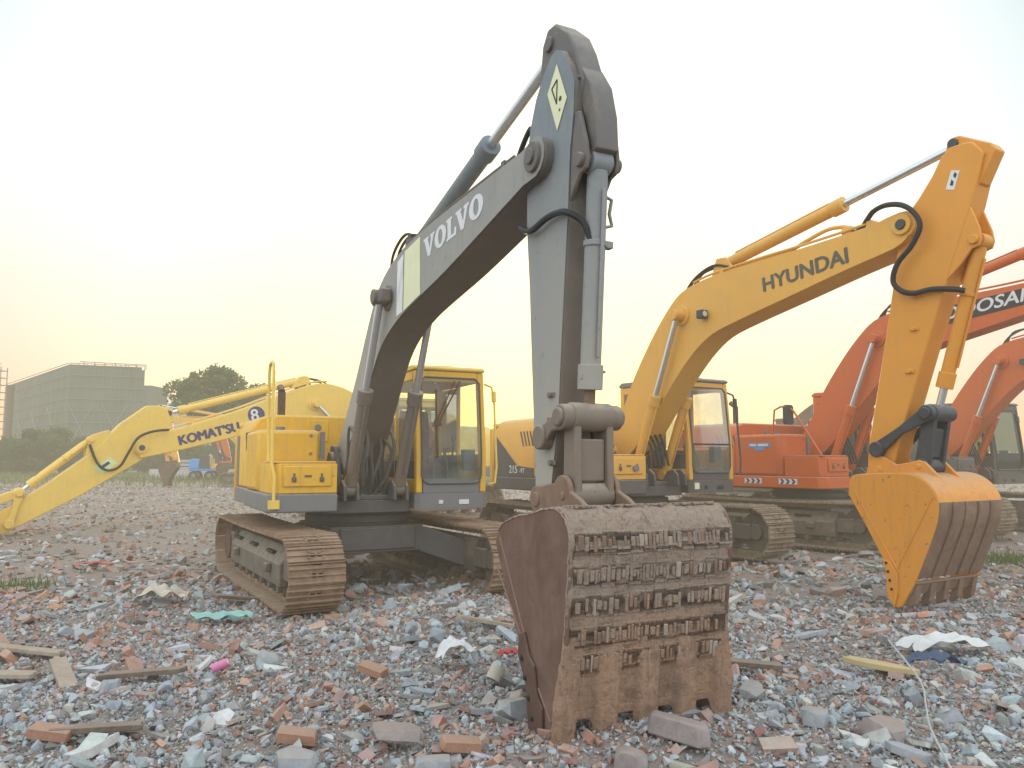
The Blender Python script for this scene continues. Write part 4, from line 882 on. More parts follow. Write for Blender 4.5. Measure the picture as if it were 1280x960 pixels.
def scatter(name, templates, n, yr, size, pal, flat=.5, sink=.25, clus=None, power=1.0, xm=1.18):
    # even over the ground area seen from the lens and well to either side of it
    y = (RNG.uniform(0, 1, n)*(yr[1]**(1+power)-yr[0]**(1+power))+yr[0]**(1+power))**(1/(1+power)); x = RNG.uniform(-1, 1, n)*(y*.66*xm+.9)
    if clus is not None:
        keep = RNG.uniform(0, 1, n) < clus(x, y); x, y = x[keep], y[keep]
    n = len(x); s = np.clip(RNG.lognormal(math.log(size[0]), size[1], n), size[2], size[3])
    # nothing inside the big bucket walls or standing higher than the machines' tracks
    Vs, Fs, Cs = [], [], []; off = 0; which = RNG.integers(0, len(templates), n)
    P = np.array(pal); ci = RNG.integers(0, len(P), n); C = P[ci]*RNG.uniform(.82, 1.16, (n, 1)); C = C*RNG.uniform(.95, 1.05, (n, 3))
    z = ground_z(x, y)
    for k, (T, F) in enumerate(templates):
        q = np.where(which == k)[0]
        if not len(q): continue
        Rm = rot_mats(len(q), flat); sc = RNG.uniform(.8, 1.2, (len(q), 1, 3))
        W = np.einsum('nij,nvj->nvi', Rm, T[None]*sc)*s[q][:, None, None]
        lowz = W[:, :, 2].min(1); hi = W[:, :, 2].max(1); W[:, :, 2] += (z[q]-lowz-sink*(hi-lowz))[:, None]; W[:, :, 0] += x[q][:, None]; W[:, :, 1] += y[q][:, None]
        nv = len(T); Vs.append(W.reshape(-1, 3)); Fs.append((F[None]+(np.arange(len(q))*nv)[:, None, None]+off).reshape(-1, 3)); off += nv*len(q)
        Cs.append(np.repeat(np.concatenate([C[q], np.ones((len(q), 1))], 1), nv, 0))
    o = np_mesh(name, np.concatenate(Vs), np.concatenate(Fs), STONE, cols=np.concatenate(Cs)); return o
G, B_, Pp, Dk = PAL['grey'], PAL['brick'], PAL['pale'], PAL['dark']
coarse = lambda x, y: np.clip(-.15+1.7*patch_noise(x, y, .9, 1.3)**1.3-.25*(x < -1.8)*(y > 6.2), .12, 1)
redz = lambda x, y: np.clip(-.2+1.5*patch_noise(x, y, 1.1, 4.1)**1.3+.15*(x < 0), .08, 1)
RUB = []
RUB.append(('concrete rubble', scatter('concrete_rubble', BIG, 8000, (3.2, 11), (.072, .45, .035, .24), G+G+Pp[:2]+Dk[:1], .6, .28, coarse)))
RUB.append(('brick rubble', scatter('brick_rubble', BRK, 2900, (3.2, 12), (.095, .36, .045, .22), B_, .55, .3, redz)))
RUB.append(('small stones', scatter('stone_chips', SMALL, 38000, (3.2, 9.5), (.040, .38, .018, .08), G+G+Pp[:3]+B_[:3]+Dk, .8, .25)))
RUB.append(('stone grit', scatter('stone_grit', SMALL, 42000, (3.2, 7.0), (.020, .3, .010, .035), G+Pp+B_[:2]+Dk, .8, .2)))
RUB.append(('brick chips', scatter('brick_chips', SMALL, 7000, (3.2, 10), (.045, .4, .02, .09), B_, .8, .25, redz)))
RUB.append(('slab pieces', scatter('slab_fragments', SLB, 2200, (3.2, 14), (.13, .42, .06, .34), G+Pp+Dk+B_[:1], .22, .15)))
RUB.append(('far rubble', scatter('distant_rubble', SMALL, 36000, (9, 48), (.085, .45, .035, .28), G+Pp[:2]+B_[:4]+Dk+Dk+Dk, .6, .3, lambda x, y: np.clip(.3+.9*patch_noise(x, y, .5, 2.2), .1, 1), .6)))
RUB.append(('far bricks', scatter('distant_brick_rubble', BRK, 3600, (10, 45), (.14, .3, .07, .28), B_[:4]+Dk, .4, .35, redz, .6)))
for lab, o in RUB: tag(o, kind='stuff')

# ------------------------------------------------------------------ single things lying on the rubble
WOOD = rusty('weathered_wood', [(.25, (.24, .19, .14)), (.5, (.37, .31, .24)), (.8, (.50, .44, .36))], bump=.4, sc=7)
WOODD = rusty('dark_wood', [(.25, (.10, .08, .06)), (.5, (.18, .14, .11)), (.8, (.28, .23, .18))], bump=.4, sc=7)
def gz(x, y): return float(ground_z(x, y))
def lay(mb, name, mat, x, y, az, tilt, dz, label, cat, group=None, bevel=.004, roll=0):
    o = mb.build(name, mat, None, bevel); o.location = (x, y, gz(x, y)+dz); o.rotation_euler = (R(roll), R(tilt), R(az)); tag(o, label, cat, group); return o
def plank(L, w, t):
    mb = MB(); n = 7; jag = [random.uniform(0, .08)*L for _ in range(n)]; jag2 = [random.uniform(0, .05)*L for _ in range(n)]
    poly = [(-L/2+jag[i], -w/2+w*i/(n-1)) for i in range(n)]+[(L/2-jag2[i], w/2-w*i/(n-1)) for i in range(n)]
    return mb.prism_z(poly, -t/2, t/2)
PL = [(-3.36, 6.05, -52, 9, .62, .12, WOOD, 'short splintered pale plank lying slanted on the rubble at the far left'),
      (-3.95, 5.95, 8, 3, .85, .13, WOOD, 'long grey plank at the left edge below the slanted plank'),
      (-4.20, 6.75, -6, 4, .95, .11, WOOD, 'weathered plank at the left edge above the slanted plank'),
      (-2.70, 5.92, 3, -4, .62, .10, WOODD, 'brown board half buried right of the slanted plank'),
      (-2.42, 4.72, 28, 5, .52, .09, WOODD, 'dark broken board low in the left corner of the rubble'),
      (-.22, 7.55, 30, 14, .7, .10, WOOD, 'pale board leaning in the heap below the tracked undercarriage'),
      (1.78, 6.15, -14, 2, .55, .12, WOODD, 'brown board lying just right of the rusty bucket'),
      (-3.1, 9.3, 38, 10, .8, .16, WOODD, 'dark boards of a broken crate beside the left crawler track')]
for x, y, az, tl, L, w, mt, lab in PL:
    lay(plank(L, w, .035), 'plank', mt, x, y, az, tl, .075, lab, 'plank', 'broken boards in the rubble')
# big lumps one can pick out
def lump(size, seed, flat=.8):
    rr = np.random.default_rng(seed); p = rr.normal(size=(26, 3)); p /= np.linalg.norm(p, axis=1)[:, None]; p = np.sign(p)*np.abs(p)**.7*rr.uniform(.82, 1, (26, 1))
    V, F = hull(p*np.array([1, .8, .62])*size*.5); mb = MB(); mb.add([tuple(v) for v in V], [tuple(int(i) for i in f) for f in F]); return mb
LUMPM = [rusty('grey_concrete', [(.25, (.26, .28, .29)), (.5, (.35, .37, .38)), (.8, (.45, .46, .46))], bump=.7, sc=9), rusty('brown_stone', [(.25, (.22, .19, .175)), (.5, (.30, .26, .245)), (.8, (.38, .34, .32))], bump=.7, sc=9)]
for x, y, s, k, az, lab in ((.02, 5.20, .26, 0, 20, 'grey concrete lump beside the left foot of the rusty bucket'), (2.16, 4.72, .30, 1, -30, 'largest brown stone lump low in the right of the rubble'),
                        (1.85, 4.98, .24, 0, 60, 'flat grey concrete lump behind the largest brown stone'), (-1.15, 4.35, .26, 0, 10, 'pale grey concrete lump low in the left half of the rubble'),
                        (-1.95, 6.55, .27, 0, -20, 'grey concrete lump behind the small pink can'), (1.62, 5.5, .24, 0, 80, 'grey concrete lump right of the rusty bucket'),
                        (.62, 4.30, .22, 1, 15, 'brownish lump in front of the rusty bucket teeth'), (-.42, 4.28, .23, 0, 45, 'jagged grey concrete lump left of the rusty bucket foot')):
    lay(lump(s, int(x*100+900)), 'concrete_lump', LUMPM[k], x, y, az, 6, s*.17, lab, 'concrete lump', 'big lumps in the rubble', 0)
V, F = hull(np.array([(-.17, -.06, -.06), (.15, -.07, -.05), (.19, .0, -.06), (.165, .06, -.05), (-.16, .065, -.06), (-.15, -.05, .05), (.13, -.055, .06), (.17, .0, .04), (.14, .05, .055), (-.18, .05, .04), (-.19, 0, .0), (.0, -.06, .062)])); mb = MB(); mb.add([tuple(t) for t in V], [tuple(int(i) for i in f) for f in F]); lay(mb, 'concrete_block', LUMPM[1], .93, 4.52, -34, 6, .08, 'long square edged block lying before the rusty bucket teeth', 'concrete block', None, .012)
mb = lump(.34, 77); mb.v = [(x, y, max(-.03, min(.028, z*.6))) for x, y, z in mb.v]; lay(mb, 'brick_slab', LUMPM[1], -.66, 4.62, -4, 4, .10, 'rough brown slab lying flat in the middle foreground', 'slab', None, .01)
BRM = rusty('red_brick', [(.25, (.30, .16, .115)), (.5, (.40, .22, .15)), (.8, (.46, .30, .23))], bump=.5, sc=8)
for x, y, az, lab in ((-1.22, 4.62, 8, 'whole red brick low in the left half of the rubble'), (-.28, 4.48, 20, 'red brick leaning left of the rusty bucket foot'), (-1.05, 6.1, -30, 'red brick near the small pink can'), (-2.62, 4.62, 5, 'dusty red brick in the lower left corner of the rubble')):
    q = np.random.default_rng(int(az)+60); V, F = hull(np.array([(sx*.115*q.uniform(.88, 1), sy*.055*q.uniform(.9, 1), sz*.03*q.uniform(.9, 1)) for sx in (-1, 1) for sy in (-1, 1) for sz in (-1, 1)]+[(sx*.118, q.uniform(-.03, .03), q.uniform(-.01, .01)) for sx in (-1, 1)])); mb = MB(); mb.add([tuple(t) for t in V], [tuple(int(i) for i in f) for f in F]); lay(mb, 'brick', BRM, x, y, az, 9, .075, lab, 'brick', 'whole bricks in the rubble', .006, 7)
# can, pipe ring, bag, sheets, panel, wire
mb = MB(); mb.cyl((0, 0, 0), (0, 0, .115), .032, n=20); mb.cyl((0, 0, .115), (0, 0, .122), .032, .026, 20, 1); mb.cyl((0, 0, -.006), (0, 0, 0), .026, .032, 20, 1)
o = lay(mb, 'drink_can', [plain('pink_can', (.62, .20, .36), .35), 'chrome'], -2.22, 5.98, 20, 70, .085, 'small pink drink can lying in the rubble', 'can', None, 0)
mb = MB(); n = 20; V = []
for zz in (0, .10):
    for r_ in (.055, .047): V += [(r_*math.cos(2*math.pi*i/n), r_*math.sin(2*math.pi*i/n), zz) for i in range(n)]
F = []
for i in range(n):
    j = (i+1) % n; F += [(i, j, 2*n+j, 2*n+i), (n+i, 3*n+i, 3*n+j, n+j), (i, n+i, n+j, j), (2*n+i, 2*n+j, 3*n+j, 3*n+i)]
mb.add(V, F); lay(mb, 'pipe_piece', plain('beige_plastic', (.46, .42, .35), .6), -.14, 5.82, 40, 35, .06, 'short beige pipe ring left of the rusty bucket', 'pipe', None, 0)
def cloth(w, d, amp, seed, n=16, arch=0):
    rr = np.random.default_rng(seed); ph = rr.uniform(0, 6.28, 8); V = []; F = []; ed = rr.uniform(.75, 1.05, 4*n+8)
    for i in range(n+1):
        for j in range(n+1):
            u, v = i/n-.5, j/n-.5; k = 1-.2*abs(math.sin(9*u+ph[5]))*abs(v)*2
            z = amp*(math.sin(9*u+ph[0])*math.cos(7*v+ph[1])+.6*math.sin(17*u+8*v+ph[2])+.4*math.sin(21*v-6*u+ph[3]))*.5+arch*(1-(2*u)**2)
            V.append((u*w*(1+.12*math.sin(8*v+ph[4])), v*d*k+.05*d*math.sin(6*u+ph[6]), z))
    for i in range(n):
        for j in range(n): F.append((i*(n+1)+j, (i+1)*(n+1)+j, (i+1)*(n+1)+j+1, i*(n+1)+j+1))
    mb = MB(); mb.add(V, F); return mb
WS = plain('dirty_white_plastic', (.60, .62, .63), .55, 0, .15)
lay(cloth(.30, .30, .05, 3, arch=.12), 'plastic_bag', WS, -.44, 6.35, 20, 0, .10, 'crumpled dirty white plastic bag draped over stones left of the rusty bucket', 'bag', None, 0)
lay(cloth(.55, .22, .06, 5), 'plastic_sheet', plain('teal_net', (.27, .47, .42), .7), -2.95, 8.15, 12, 0, .10, 'pale teal plastic scrap in front of the left crawler track', 'plastic scrap', None, 0)
lay(cloth(.62, .34, .06, 9, arch=.06), 'plaster_sheet', plain('white_plaster', (.58, .59, .58), .8, 0, .15), 3.62, 6.75, 8, 0, .09, 'crumpled whitish sheet lying in front of the amber bucket', 'sheet', None, 0)
lay(cloth(.40, .14, .05, 12, arch=.05), 'cloth_scrap', plain('dark_blue_cloth', (.09, .12, .18), .8), 3.16, 6.02, -6, 0, .10, 'dark blue bag half buried beside the yellow panel', 'bag', None, 0)
lay(cloth(.16, .10, .03, 14, arch=.03), 'cloth_scrap', plain('red_cloth', (.50, .09, .10), .8), -.02, 6.5, 10, 0, .10, 'small red cloth scrap near the white plastic bag', 'cloth', None, 0)
lay(cloth(.50, .16, .03, 15, arch=.03), 'plastic_scrap', plain('red_plastic', (.45, .11, .09), .6), -6.15, 11.7, 10, 0, .08, 'red plastic scrap far left on the open ground', 'plastic scrap', None, 0)
lay(cloth(.5, .36, .08, 16, arch=.1), 'cloth_heap', plain('cream_cloth', (.50, .46, .38), .85), -3.95, 9.0, 10, 0, .08, 'cream cloth heap on the rubble left of the crawler track', 'cloth', None, 0)
mb = MB(); mb.prism_z([(-.26, -.03), (-.10, -.085), (.10, -.08), (.27, -.035), (.26, -.01), (.05, .06), (-.18, .05)], -.022, .022)
lay(mb, 'panel_offcut', plain('yellow_board', (.46, .37, .20), .7), 2.74, 6.02, -20, 6, .09, 'yellowish pointed panel offcut lying on grey stones', 'panel', None, .006)
mb = MB(); mb.tube([(2.78, 5.95, gz(2.78, 5.95)+.28), (2.72, 5.4, gz(2.72, 5.4)+.14), (2.55, 5.0, gz(2.55, 5.)+.12), (2.34, 4.55, gz(2.34, 4.55)+.14), (2.15, 4.0, gz(2.15, 4)+.12)], .006, 6, 5)
tag(mb.build('steel_wire', plain('grey_wire', (.42, .42, .41), .5)), 'thin grey wire running over the rubble in the lower right', 'wire')

# ------------------------------------------------------------------ plants and background
def leaf_material(name, a, b):
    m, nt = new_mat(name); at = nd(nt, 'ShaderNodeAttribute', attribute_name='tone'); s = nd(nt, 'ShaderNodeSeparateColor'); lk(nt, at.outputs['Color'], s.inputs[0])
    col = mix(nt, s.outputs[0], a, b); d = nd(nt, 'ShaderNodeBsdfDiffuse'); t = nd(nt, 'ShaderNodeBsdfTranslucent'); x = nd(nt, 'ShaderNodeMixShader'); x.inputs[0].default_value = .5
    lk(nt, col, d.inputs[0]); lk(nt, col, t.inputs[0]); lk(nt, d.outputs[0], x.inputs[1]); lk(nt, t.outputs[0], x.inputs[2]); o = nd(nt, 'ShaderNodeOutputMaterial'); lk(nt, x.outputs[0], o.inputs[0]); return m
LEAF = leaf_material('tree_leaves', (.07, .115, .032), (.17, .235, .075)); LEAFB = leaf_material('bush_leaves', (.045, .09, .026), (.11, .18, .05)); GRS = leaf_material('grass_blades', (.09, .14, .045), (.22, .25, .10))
BARK = plain('bark', (.12, .09, .07), .95)
def leaves(centres, radii, per, size, rng):
    V = []; C = []
    for c, r in zip(centres, radii):
        p = rng.normal(size=(per, 3)); p /= np.linalg.norm(p, axis=1)[:, None]; p *= (rng.uniform(.15, 1, (per, 1))**.45)*np.array(r); p += np.array(c)
        a = rng.normal(size=(per, 3)); a /= np.linalg.norm(a, axis=1)[:, None]; b = np.cross(a, rng.normal(size=(per, 3))); b /= np.linalg.norm(b, axis=1)[:, None]
        s = size*rng.uniform(.6, 1.4, (per, 1)); q = np.stack([p-a*s, p+b*s*.55, p+a*s, p-b*s*.55], 1); V.append(q.reshape(-1, 3))
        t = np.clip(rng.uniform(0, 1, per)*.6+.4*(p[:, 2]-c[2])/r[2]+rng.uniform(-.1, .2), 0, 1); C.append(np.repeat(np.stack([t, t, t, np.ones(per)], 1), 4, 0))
    V = np.concatenate(V); F = np.arange(len(V)).reshape(-1, 4); return V, F, np.concatenate(C)
def make_tree(name, label, cat, loc, h, spread, z0, nclump, per, lsize, mat, group=None, seed=1, clump=.3):
    rng = np.random.default_rng(seed); root = empty(name, loc); tag(root, label, cat, group)
    cs, rs = [], []; tr = MB(); tr.tube([(0, 0, -.2), (.05*h*.2, 0, h*.25), (0, .02*h, h*.5), (.02*h, 0, h*.72)], .03*h, 8, 3) if z0 > .12 else None
    for i in range(nclump):
        a = rng.uniform(0, 6.283); u = rng.uniform(-.85, 1); rr = math.sqrt(max(0, 1-u*u))*rng.uniform(.35, 1)
        c = (spread*rr*math.cos(a), spread*rr*math.sin(a), h*(z0+1)/2+u*h*(1-z0)/2*.8); cs.append(c)
        k = clump*spread*rng.uniform(.6, 1.3); rs.append((k, k, k*.75))
        if z0 > .12 and i % 2 == 0: tr.tube([(0, .01*h, h*rng.uniform(.3, .6)), (c[0]*.5, c[1]*.5, h*.15+c[2]*.7), c], .008*h, 5, 2)
    if z0 > .12: tr.build('trunk', BARK, root)
    else:
        for k in range(6): a = k*1.05; tr.tube([(0, 0, 0), (spread*.3*math.cos(a), spread*.3*math.sin(a), h*.35), (spread*.5*math.cos(a), spread*.5*math.sin(a), h*.65)], .012*h, 5, 2)
        tr.build('stem', BARK, root)
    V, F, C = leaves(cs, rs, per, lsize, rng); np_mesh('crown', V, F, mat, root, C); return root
def at(px, D): return (px-640)/980*D
make_tree('broadleaf_tree', 'leafy tree rising behind the low pale yellow boom', 'tree', (at(270, 70), 70, 0), 9.9, 4.1, .36, 52, 190, .19, LEAF, None, 4, .28)
for i, (px, D, h, sp, lab) in enumerate(((12, 92, 4.0, 3.2, 'rounded bush at the far left edge'), (46, 88, 5.0, 3.6, 'brightest rounded bush left of the stretched arm'), (78, 94, 5.2, 3.2, 'tall dark bush at the foot of the netted building'), (108, 96, 3.6, 3.0, 'low bush behind the stretched pale yellow arm'), (140, 100, 3.4, 3.0, 'low dark bush under the netted building'), (250, 96, 3.6, 4.2, 'dark hedge bush behind the blue generator'), (300, 92, 3.9, 4.0, 'dark bush behind the far orange arm'), (205, 98, 3.2, 3.6, 'low bush behind the hanging brown bucket'))):
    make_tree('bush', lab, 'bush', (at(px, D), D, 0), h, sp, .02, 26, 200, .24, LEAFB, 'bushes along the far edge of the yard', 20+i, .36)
# weeds along the far edge, and a far tree line
rng = np.random.default_rng(5); n = 26000; gyv = rng.uniform(46, 90, n); gxv = rng.uniform(-58, 30, n); keep = rng.uniform(0, 1, n) < np.clip(patch_noise(gxv, gyv, .25, 3)*1.1*np.clip((gyv-44)/14, .1, 1), 0, 1); gxv, gyv = gxv[keep], gyv[keep]; gxv = np.concatenate([gxv, rng.normal(8.0, .5, 350), rng.normal(-6.4, .25, 160), rng.normal(5.6, .3, 160)]); gyv = np.concatenate([gyv, rng.normal(13.0, .35, 350), rng.normal(10.2, .2, 160), rng.normal(11.4, .25, 160)]); n = len(gxv)
hh = np.where(gyv < 30, rng.uniform(.05, .16, n), rng.uniform(.15, .6, n)); aa = rng.uniform(0, 6.28, n); wv = np.where(gyv < 30, .012, .05); bx, by = np.cos(aa)*wv, np.sin(aa)*wv; lx, ly = rng.normal(0, 1, n)*np.where(gyv < 30, .04, .12), rng.normal(0, 1, n)*np.where(gyv < 30, .04, .12)
V = np.stack([np.stack([gxv-bx, gyv-by, np.full(n, -.05)], 1), np.stack([gxv+bx, gyv+by, np.full(n, -.05)], 1), np.stack([gxv+lx, gyv+ly, hh], 1)], 1).reshape(-1, 3); t = np.repeat(rng.uniform(0, 1, n), 3)
tag(np_mesh('weeds', V, np.arange(3*n).reshape(-1, 3), GRS, None, np.stack([t, t, t, np.ones(3*n)], 1)), kind='stuff')
cs = [(x, 300+20*math.sin(x*.05), 2.2) for x in np.arange(-260, 300, 5.5)]; rs = [(4.5, 3, random.uniform(1.8, 3.6)) for _ in cs]
V, F, C = leaves(cs, rs, 60, .9, rng); tag(np_mesh('treeline', V, F, LEAFB, None, C), kind='stuff')

# building wrapped in scaffold netting
def net_material():
    m, nt = new_mat('green_scaffold_net'); v = coords(nt)
    f = noise(nt, v, .22, 6, .6); f2 = noise(nt, coords(nt, (1.2, 1.2, .15)), 1, 5)
    col = ramp(nt, f, [(.3, (.11, .14, .12)), (.5, (.15, .18, .155)), (.75, (.20, .225, .195))]); col = mix(nt, mth(nt, 'MULTIPLY', f2, .4), col, (.12, .155, .13))
    finish(nt, col, .9, 0, noise(nt, v, 2, 4), .3, .1, .1); return m
M['net'] = net_material(); M['net_pale'] = plain('pale_brace', (.24, .26, .24), .8); M['steel'] = plain('scaffold_tube', (.20, .19, .17), .7); M['concrete'] = plain('pale_concrete', (.40, .40, .40), .9)
A = Vector((at(6, 152), 152, 0)); B = Vector((at(84, 118), 118, 0)); Cn = Vector((at(178, 122), 122, 0))
b = empty('netted_building', (B.x, B.y, 0)); tag(b, 'tall building wrapped in green scaffold netting at the far left', 'building')
hb = 15.6; mb = MB(); q = [B-B, Cn-B, Cn-B+Vector((-18, 30, 0)), A-B+Vector((2, 14, 0)), A-B]
mb.prism_z([(p.x, p.y) for p in q], 0, hb); mb.prism_z([((p.x-(-12))*.97-12, p.y*.98+.5) for p in q], hb, hb+.5); mb.build('wall', 'net', b)
sc = MB(); s2 = MB()
for P, Q, n in ((B, Cn, 9), (A, B, 16)):
    P0, Q0 = P-B, Q-B; nrm = Vector((Q0.y-P0.y, -(Q0.x-P0.x), 0)).normalized()*.25
    if nrm.y > 0: nrm = -nrm
    for i in range(n+1):
        p = P0.lerp(Q0, i/n)+nrm; sc.cyl((p.x, p.y, 0), (p.x, p.y, hb+(.15 if P is A else .6)), .05, n=5)
    for k in range(9):
        z = 1.8*(k+1); p, r = P0+nrm, Q0+nrm; sc.cyl((p.x, p.y, z), (r.x, r.y, z), .06, n=5)
    for i in range(0, n-1, 4):
        p, r = P0.lerp(Q0, i/n)+nrm*1.2, P0.lerp(Q0, min(1, (i+3)/n))+nrm*1.2; s2.cyl((p.x, p.y, 3), (r.x, r.y, 10), .06, n=5); s2.cyl((r.x, r.y, 3), (p.x, p.y, 10), .06, n=5)
sc.build('scaffold', 'steel', b); s2.build('scaffold_brace', 'net_pale', b)
mb = MB(); d = (Cn-B).normalized(); p = Cn-B; mb.prism_z([(p.x, p.y), (p.x+1.1, p.y+.2), (p.x+1.1, p.y+6), (p.x, p.y+6)], 0, 13.2); mb.build('stair_tower', 'net', b)
mb = MB(); 
for k in range(7):
    p = (Cn-B)*(1-.14*k) + Vector((0, .4, 0)); mb.cyl((p.x, p.y, hb), (p.x, p.y, hb+.9), .06, n=5)
p, r = (Cn-B), (Cn-B)*.1; mb.cyl((p.x, p.y+.4, hb+.85), (r.x, r.y+.4, hb+.95), .06, n=5); mb.build('roof_railing', 'steel', b)
t = empty('scaffold_tower', (at(-5, 140), 140, 0)); tag(t, 'slim lattice tower at the left edge of the picture', 'tower')
mb = MB()
for sx in (-.9, .9):
    for sy in (-.9, .9): mb.cyl((sx, sy, 0), (sx, sy, 18.2), .09, n=5)
for k in range(14):
    z = 1.3*(k+.5)
    for q in ((-.9, -.9, .9, -.9), (-.9, .9, .9, .9), (-.9, -.9, -.9, .9), (.9, -.9, .9, .9)): mb.cyl((q[0], q[1], z), (q[2], q[3], z), .06, n=5)
    mb.cyl((-.9, -.9, z), (.9, -.9, z+1.3), .05, n=5)
mb.build('lattice', 'steel', t)
c = empty('chimney', (at(11, 128), 128, 0)); tag(c, 'brown column standing before the netted building', 'column'); mb = MB(); mb.prism_z(circle((0, 0), .5, 10), 0, 13.2); mb.prism_z(circle((0, 0), .62, 10), 13.2, 13.8); mb.build('shaft', 'rust_dark', c)
f = empty('factory', (at(212, 210), 210, 0)); tag(f, 'pale low factory roof beyond the tree', 'building'); mb = MB(); mb.box(-6.5, 14, 0, 20, 0, 14.5); mb.build('wall', 'concrete', f); mb = MB(); mb.prism([(-7.2, 14.5), (14.5, 14.5), (14.5, 17.0), (4, 17.6), (-7.2, 15.6)], -.4, 20.4); mb.build('roof', plain('pale_roof', (.50, .52, .55)), f)
mb = MB()
for k in range(6): mb.box(-5.5+3.1*k, -3.9+3.1*k, -.05, -.02, 11.5, 13.2)
mb.build('window', 'dark', f)

# far machines at the edge of the yard
FAR1 = dict(YEL); FAR1.update(bkt_side='rust_dark', bkt_back='rust_dark', cutter='rust_dark', earm='rust_dark', link='amber', tooth='rust_dark', lip='rust_dark', boom='yellow', arm='yellow', body='yellow', cab='yellow', rail=False, boom_lamp=False)
def far_machine(label, opt, px, D, a):
    x, y = at(px, D), D; r = YELLOW_RIG['pin'][0]
    return make_excavator(label, (x-r*math.sin(a), y+r*math.cos(a)), a, a, 0, YELLOW_RIG, opt)
far_machine('far yellow excavator whose brown bucket hangs below the pale yellow boom', FAR1, 222, 48, -1.35)
FAR2 = dict(ORA); FAR2.update(bkt_side='rust_dark', bkt_back='rust_dark', cutter='rust_dark', earm='orange', tooth='rust_dark', lip='rust_dark', mirror=False, rail=False, boom_lamp=False)
far_machine('far orange excavator with its arm standing upright left of the yellow body', FAR2, 288, 57, -1.25)
# blue generator on wheels
g = empty('generator_trailer', (at(257, 62), 62, 0)); g.rotation_euler.z = R(4); tag(g, 'small blue generator trailer with black radiator between two far buckets', 'trailer')
mb = MB(); mb.box(-1.0, 1.0, -.5, .5, .75, .92); mb.build('chassis', plain('blue_paint', (.05, .26, .60), .5), g, .02)
mb = MB(); mb.prism([(-1.0, .925), (-.25, .925), (-.25, 1.65), (-.85, 1.70), (-1.0, 1.5)], -.45, .45); mb.build('tank', plain('bright_blue_paint', (.06, .32, .70), .5), g, .04)
mb = MB(); mb.box(-.2, .55, -.45, .45, .925, 1.95); mb.box(-.1, .45, -.3, .3, 1.95, 2.05); mb.build('radiator', 'blackmetal', g, .02)
mb = MB(); mb.box(.6, .95, -.3, .3, .925, 1.3); mb.cyl((.75, 0, 1.3), (.75, 0, 1.7), .06, n=10); mb.build('engine', 'yellow', g, .02)
for x in (-.6, .6):
    for y in (-.5, .5): mb = MB(); mb.cyl((x, y-.1, .38), (x, y+.1, .38), .38, n=20); mb.cyl((x, y-.12, .38), (x, y+.12, .38), .18, n=14, mi=1); mb.build('wheel', ['rubber', 'grey'], g, .02)
for k in range(3):
    mb = MB(); mb.box(-.75, .75, -.6, .6, -.11, .11); o = mb.build('concrete_slab', 'concrete', None, .02); o.location = (at(237, 66)+.06*k, 66, .5+.30*k+.4); tag(o, ['lowest slab of the grey stack left of the blue trailer', 'middle slab of the grey stack left of the blue trailer', 'topmost slab of the grey stack left of the blue trailer'][k], 'concrete slab', 'stacked concrete slabs')
w = MB(); w.box(at(190, 74), at(300, 74), 73.9, 74.1, -.1, .75); tag(w.build('low_wall', plain('whitewashed_wall', (.50, .52, .52), .9)), 'low whitish wall beyond the weeds at the far left', 'wall')
# machines and things parked behind the orange one
BRN = dict(ORA); BRN.update(body='orange_dull', cab='worn', boom='worn', arm='worn', cyl='worn', mirror=False, rail=False, cw='grey', boom_lamp=False)
make_excavator('orange and brown excavator parked in the back row behind the amber cab', (8.0, 24.5), .45, .5, 0, YELLOW_RIG, BRN, **follow(YELLOW_RIG, R(-20), R(-18), R(-18)))
t = empty('truck', (at(985, 34), 34, 0)); t.rotation_euler.z = R(-3); tag(t, 'grey blue flatbed truck with a dark crate body behind the orange machine', 'truck')
mb = MB(); mb.box(-3.2, 3.2, -1.1, 1.1, .9, 1.15); mb.build('chassis', 'dark', t, .02)
mb = MB(); mb.box(-3.1, .3, -1.15, 1.15, 1.16, 2.9); mb.box(-3.14, .34, -1.18, 1.18, 2.9, 3.05); mb.build('cargo_box', plain('grey_blue_paint', (.20, .24, .30), .5), t, .03)
mb = MB(); mb.box(.5, 2.6, -1.1, 1.1, 1.16, 3.35); mb.build('crate', 'dark', t, .03)
mb = MB()
for k in range(6): mb.box(.6+.34*k, .66+.34*k, -1.13, -1.10, 1.2, 3.3)
mb.build('crate_slats', 'grey', t)
for x in (-2.2, 2.2):
    for y in (-1.0, 1.0): mb = MB(); mb.cyl((x, y-.15, .5), (x, y+.15, .5), .5, n=20); mb.cyl((x, y-.17, .5), (x, y+.17, .5), .25, n=14, mi=1); mb.build('wheel', ['rubber', 'grey'], t, .02)

# ------------------------------------------------------------------ haze, sky, sun, camera
SUN_EL, SUN_AZ = R(5.0), R(-1.0)
world = bpy.data.worlds.new('World'); scene.world = world; world.use_nodes = True; nt = world.node_tree; nt.nodes.clear()
sky = nd(nt, 'ShaderNodeTexSky', sky_type='NISHITA'); sky.sun_disc = False; sky.sun_elevation = SUN_EL; sky.sun_rotation = SUN_AZ; sky.dust_density = 3; sky.air_density = 1.2
tc = nd(nt, 'ShaderNodeTexCoord'); nv = nd(nt, 'ShaderNodeVectorMath', operation='NORMALIZE'); lk(nt, tc.outputs['Generated'], nv.inputs[0])
sd = nd(nt, 'ShaderNodeVectorMath', operation='DOT_PRODUCT'); lk(nt, nv.outputs[0], sd.inputs[0]); sd.inputs[1].default_value = (math.sin(SUN_AZ)*math.cos(SUN_EL), math.cos(SUN_AZ)*math.cos(SUN_EL), math.sin(SUN_EL))
sx = nd(nt, 'ShaderNodeSeparateXYZ'); lk(nt, nv.outputs[0], sx.inputs[0])
ang = mth(nt, 'ARCCOSINE', sd.outputs['Value'])                        # angle from the sun
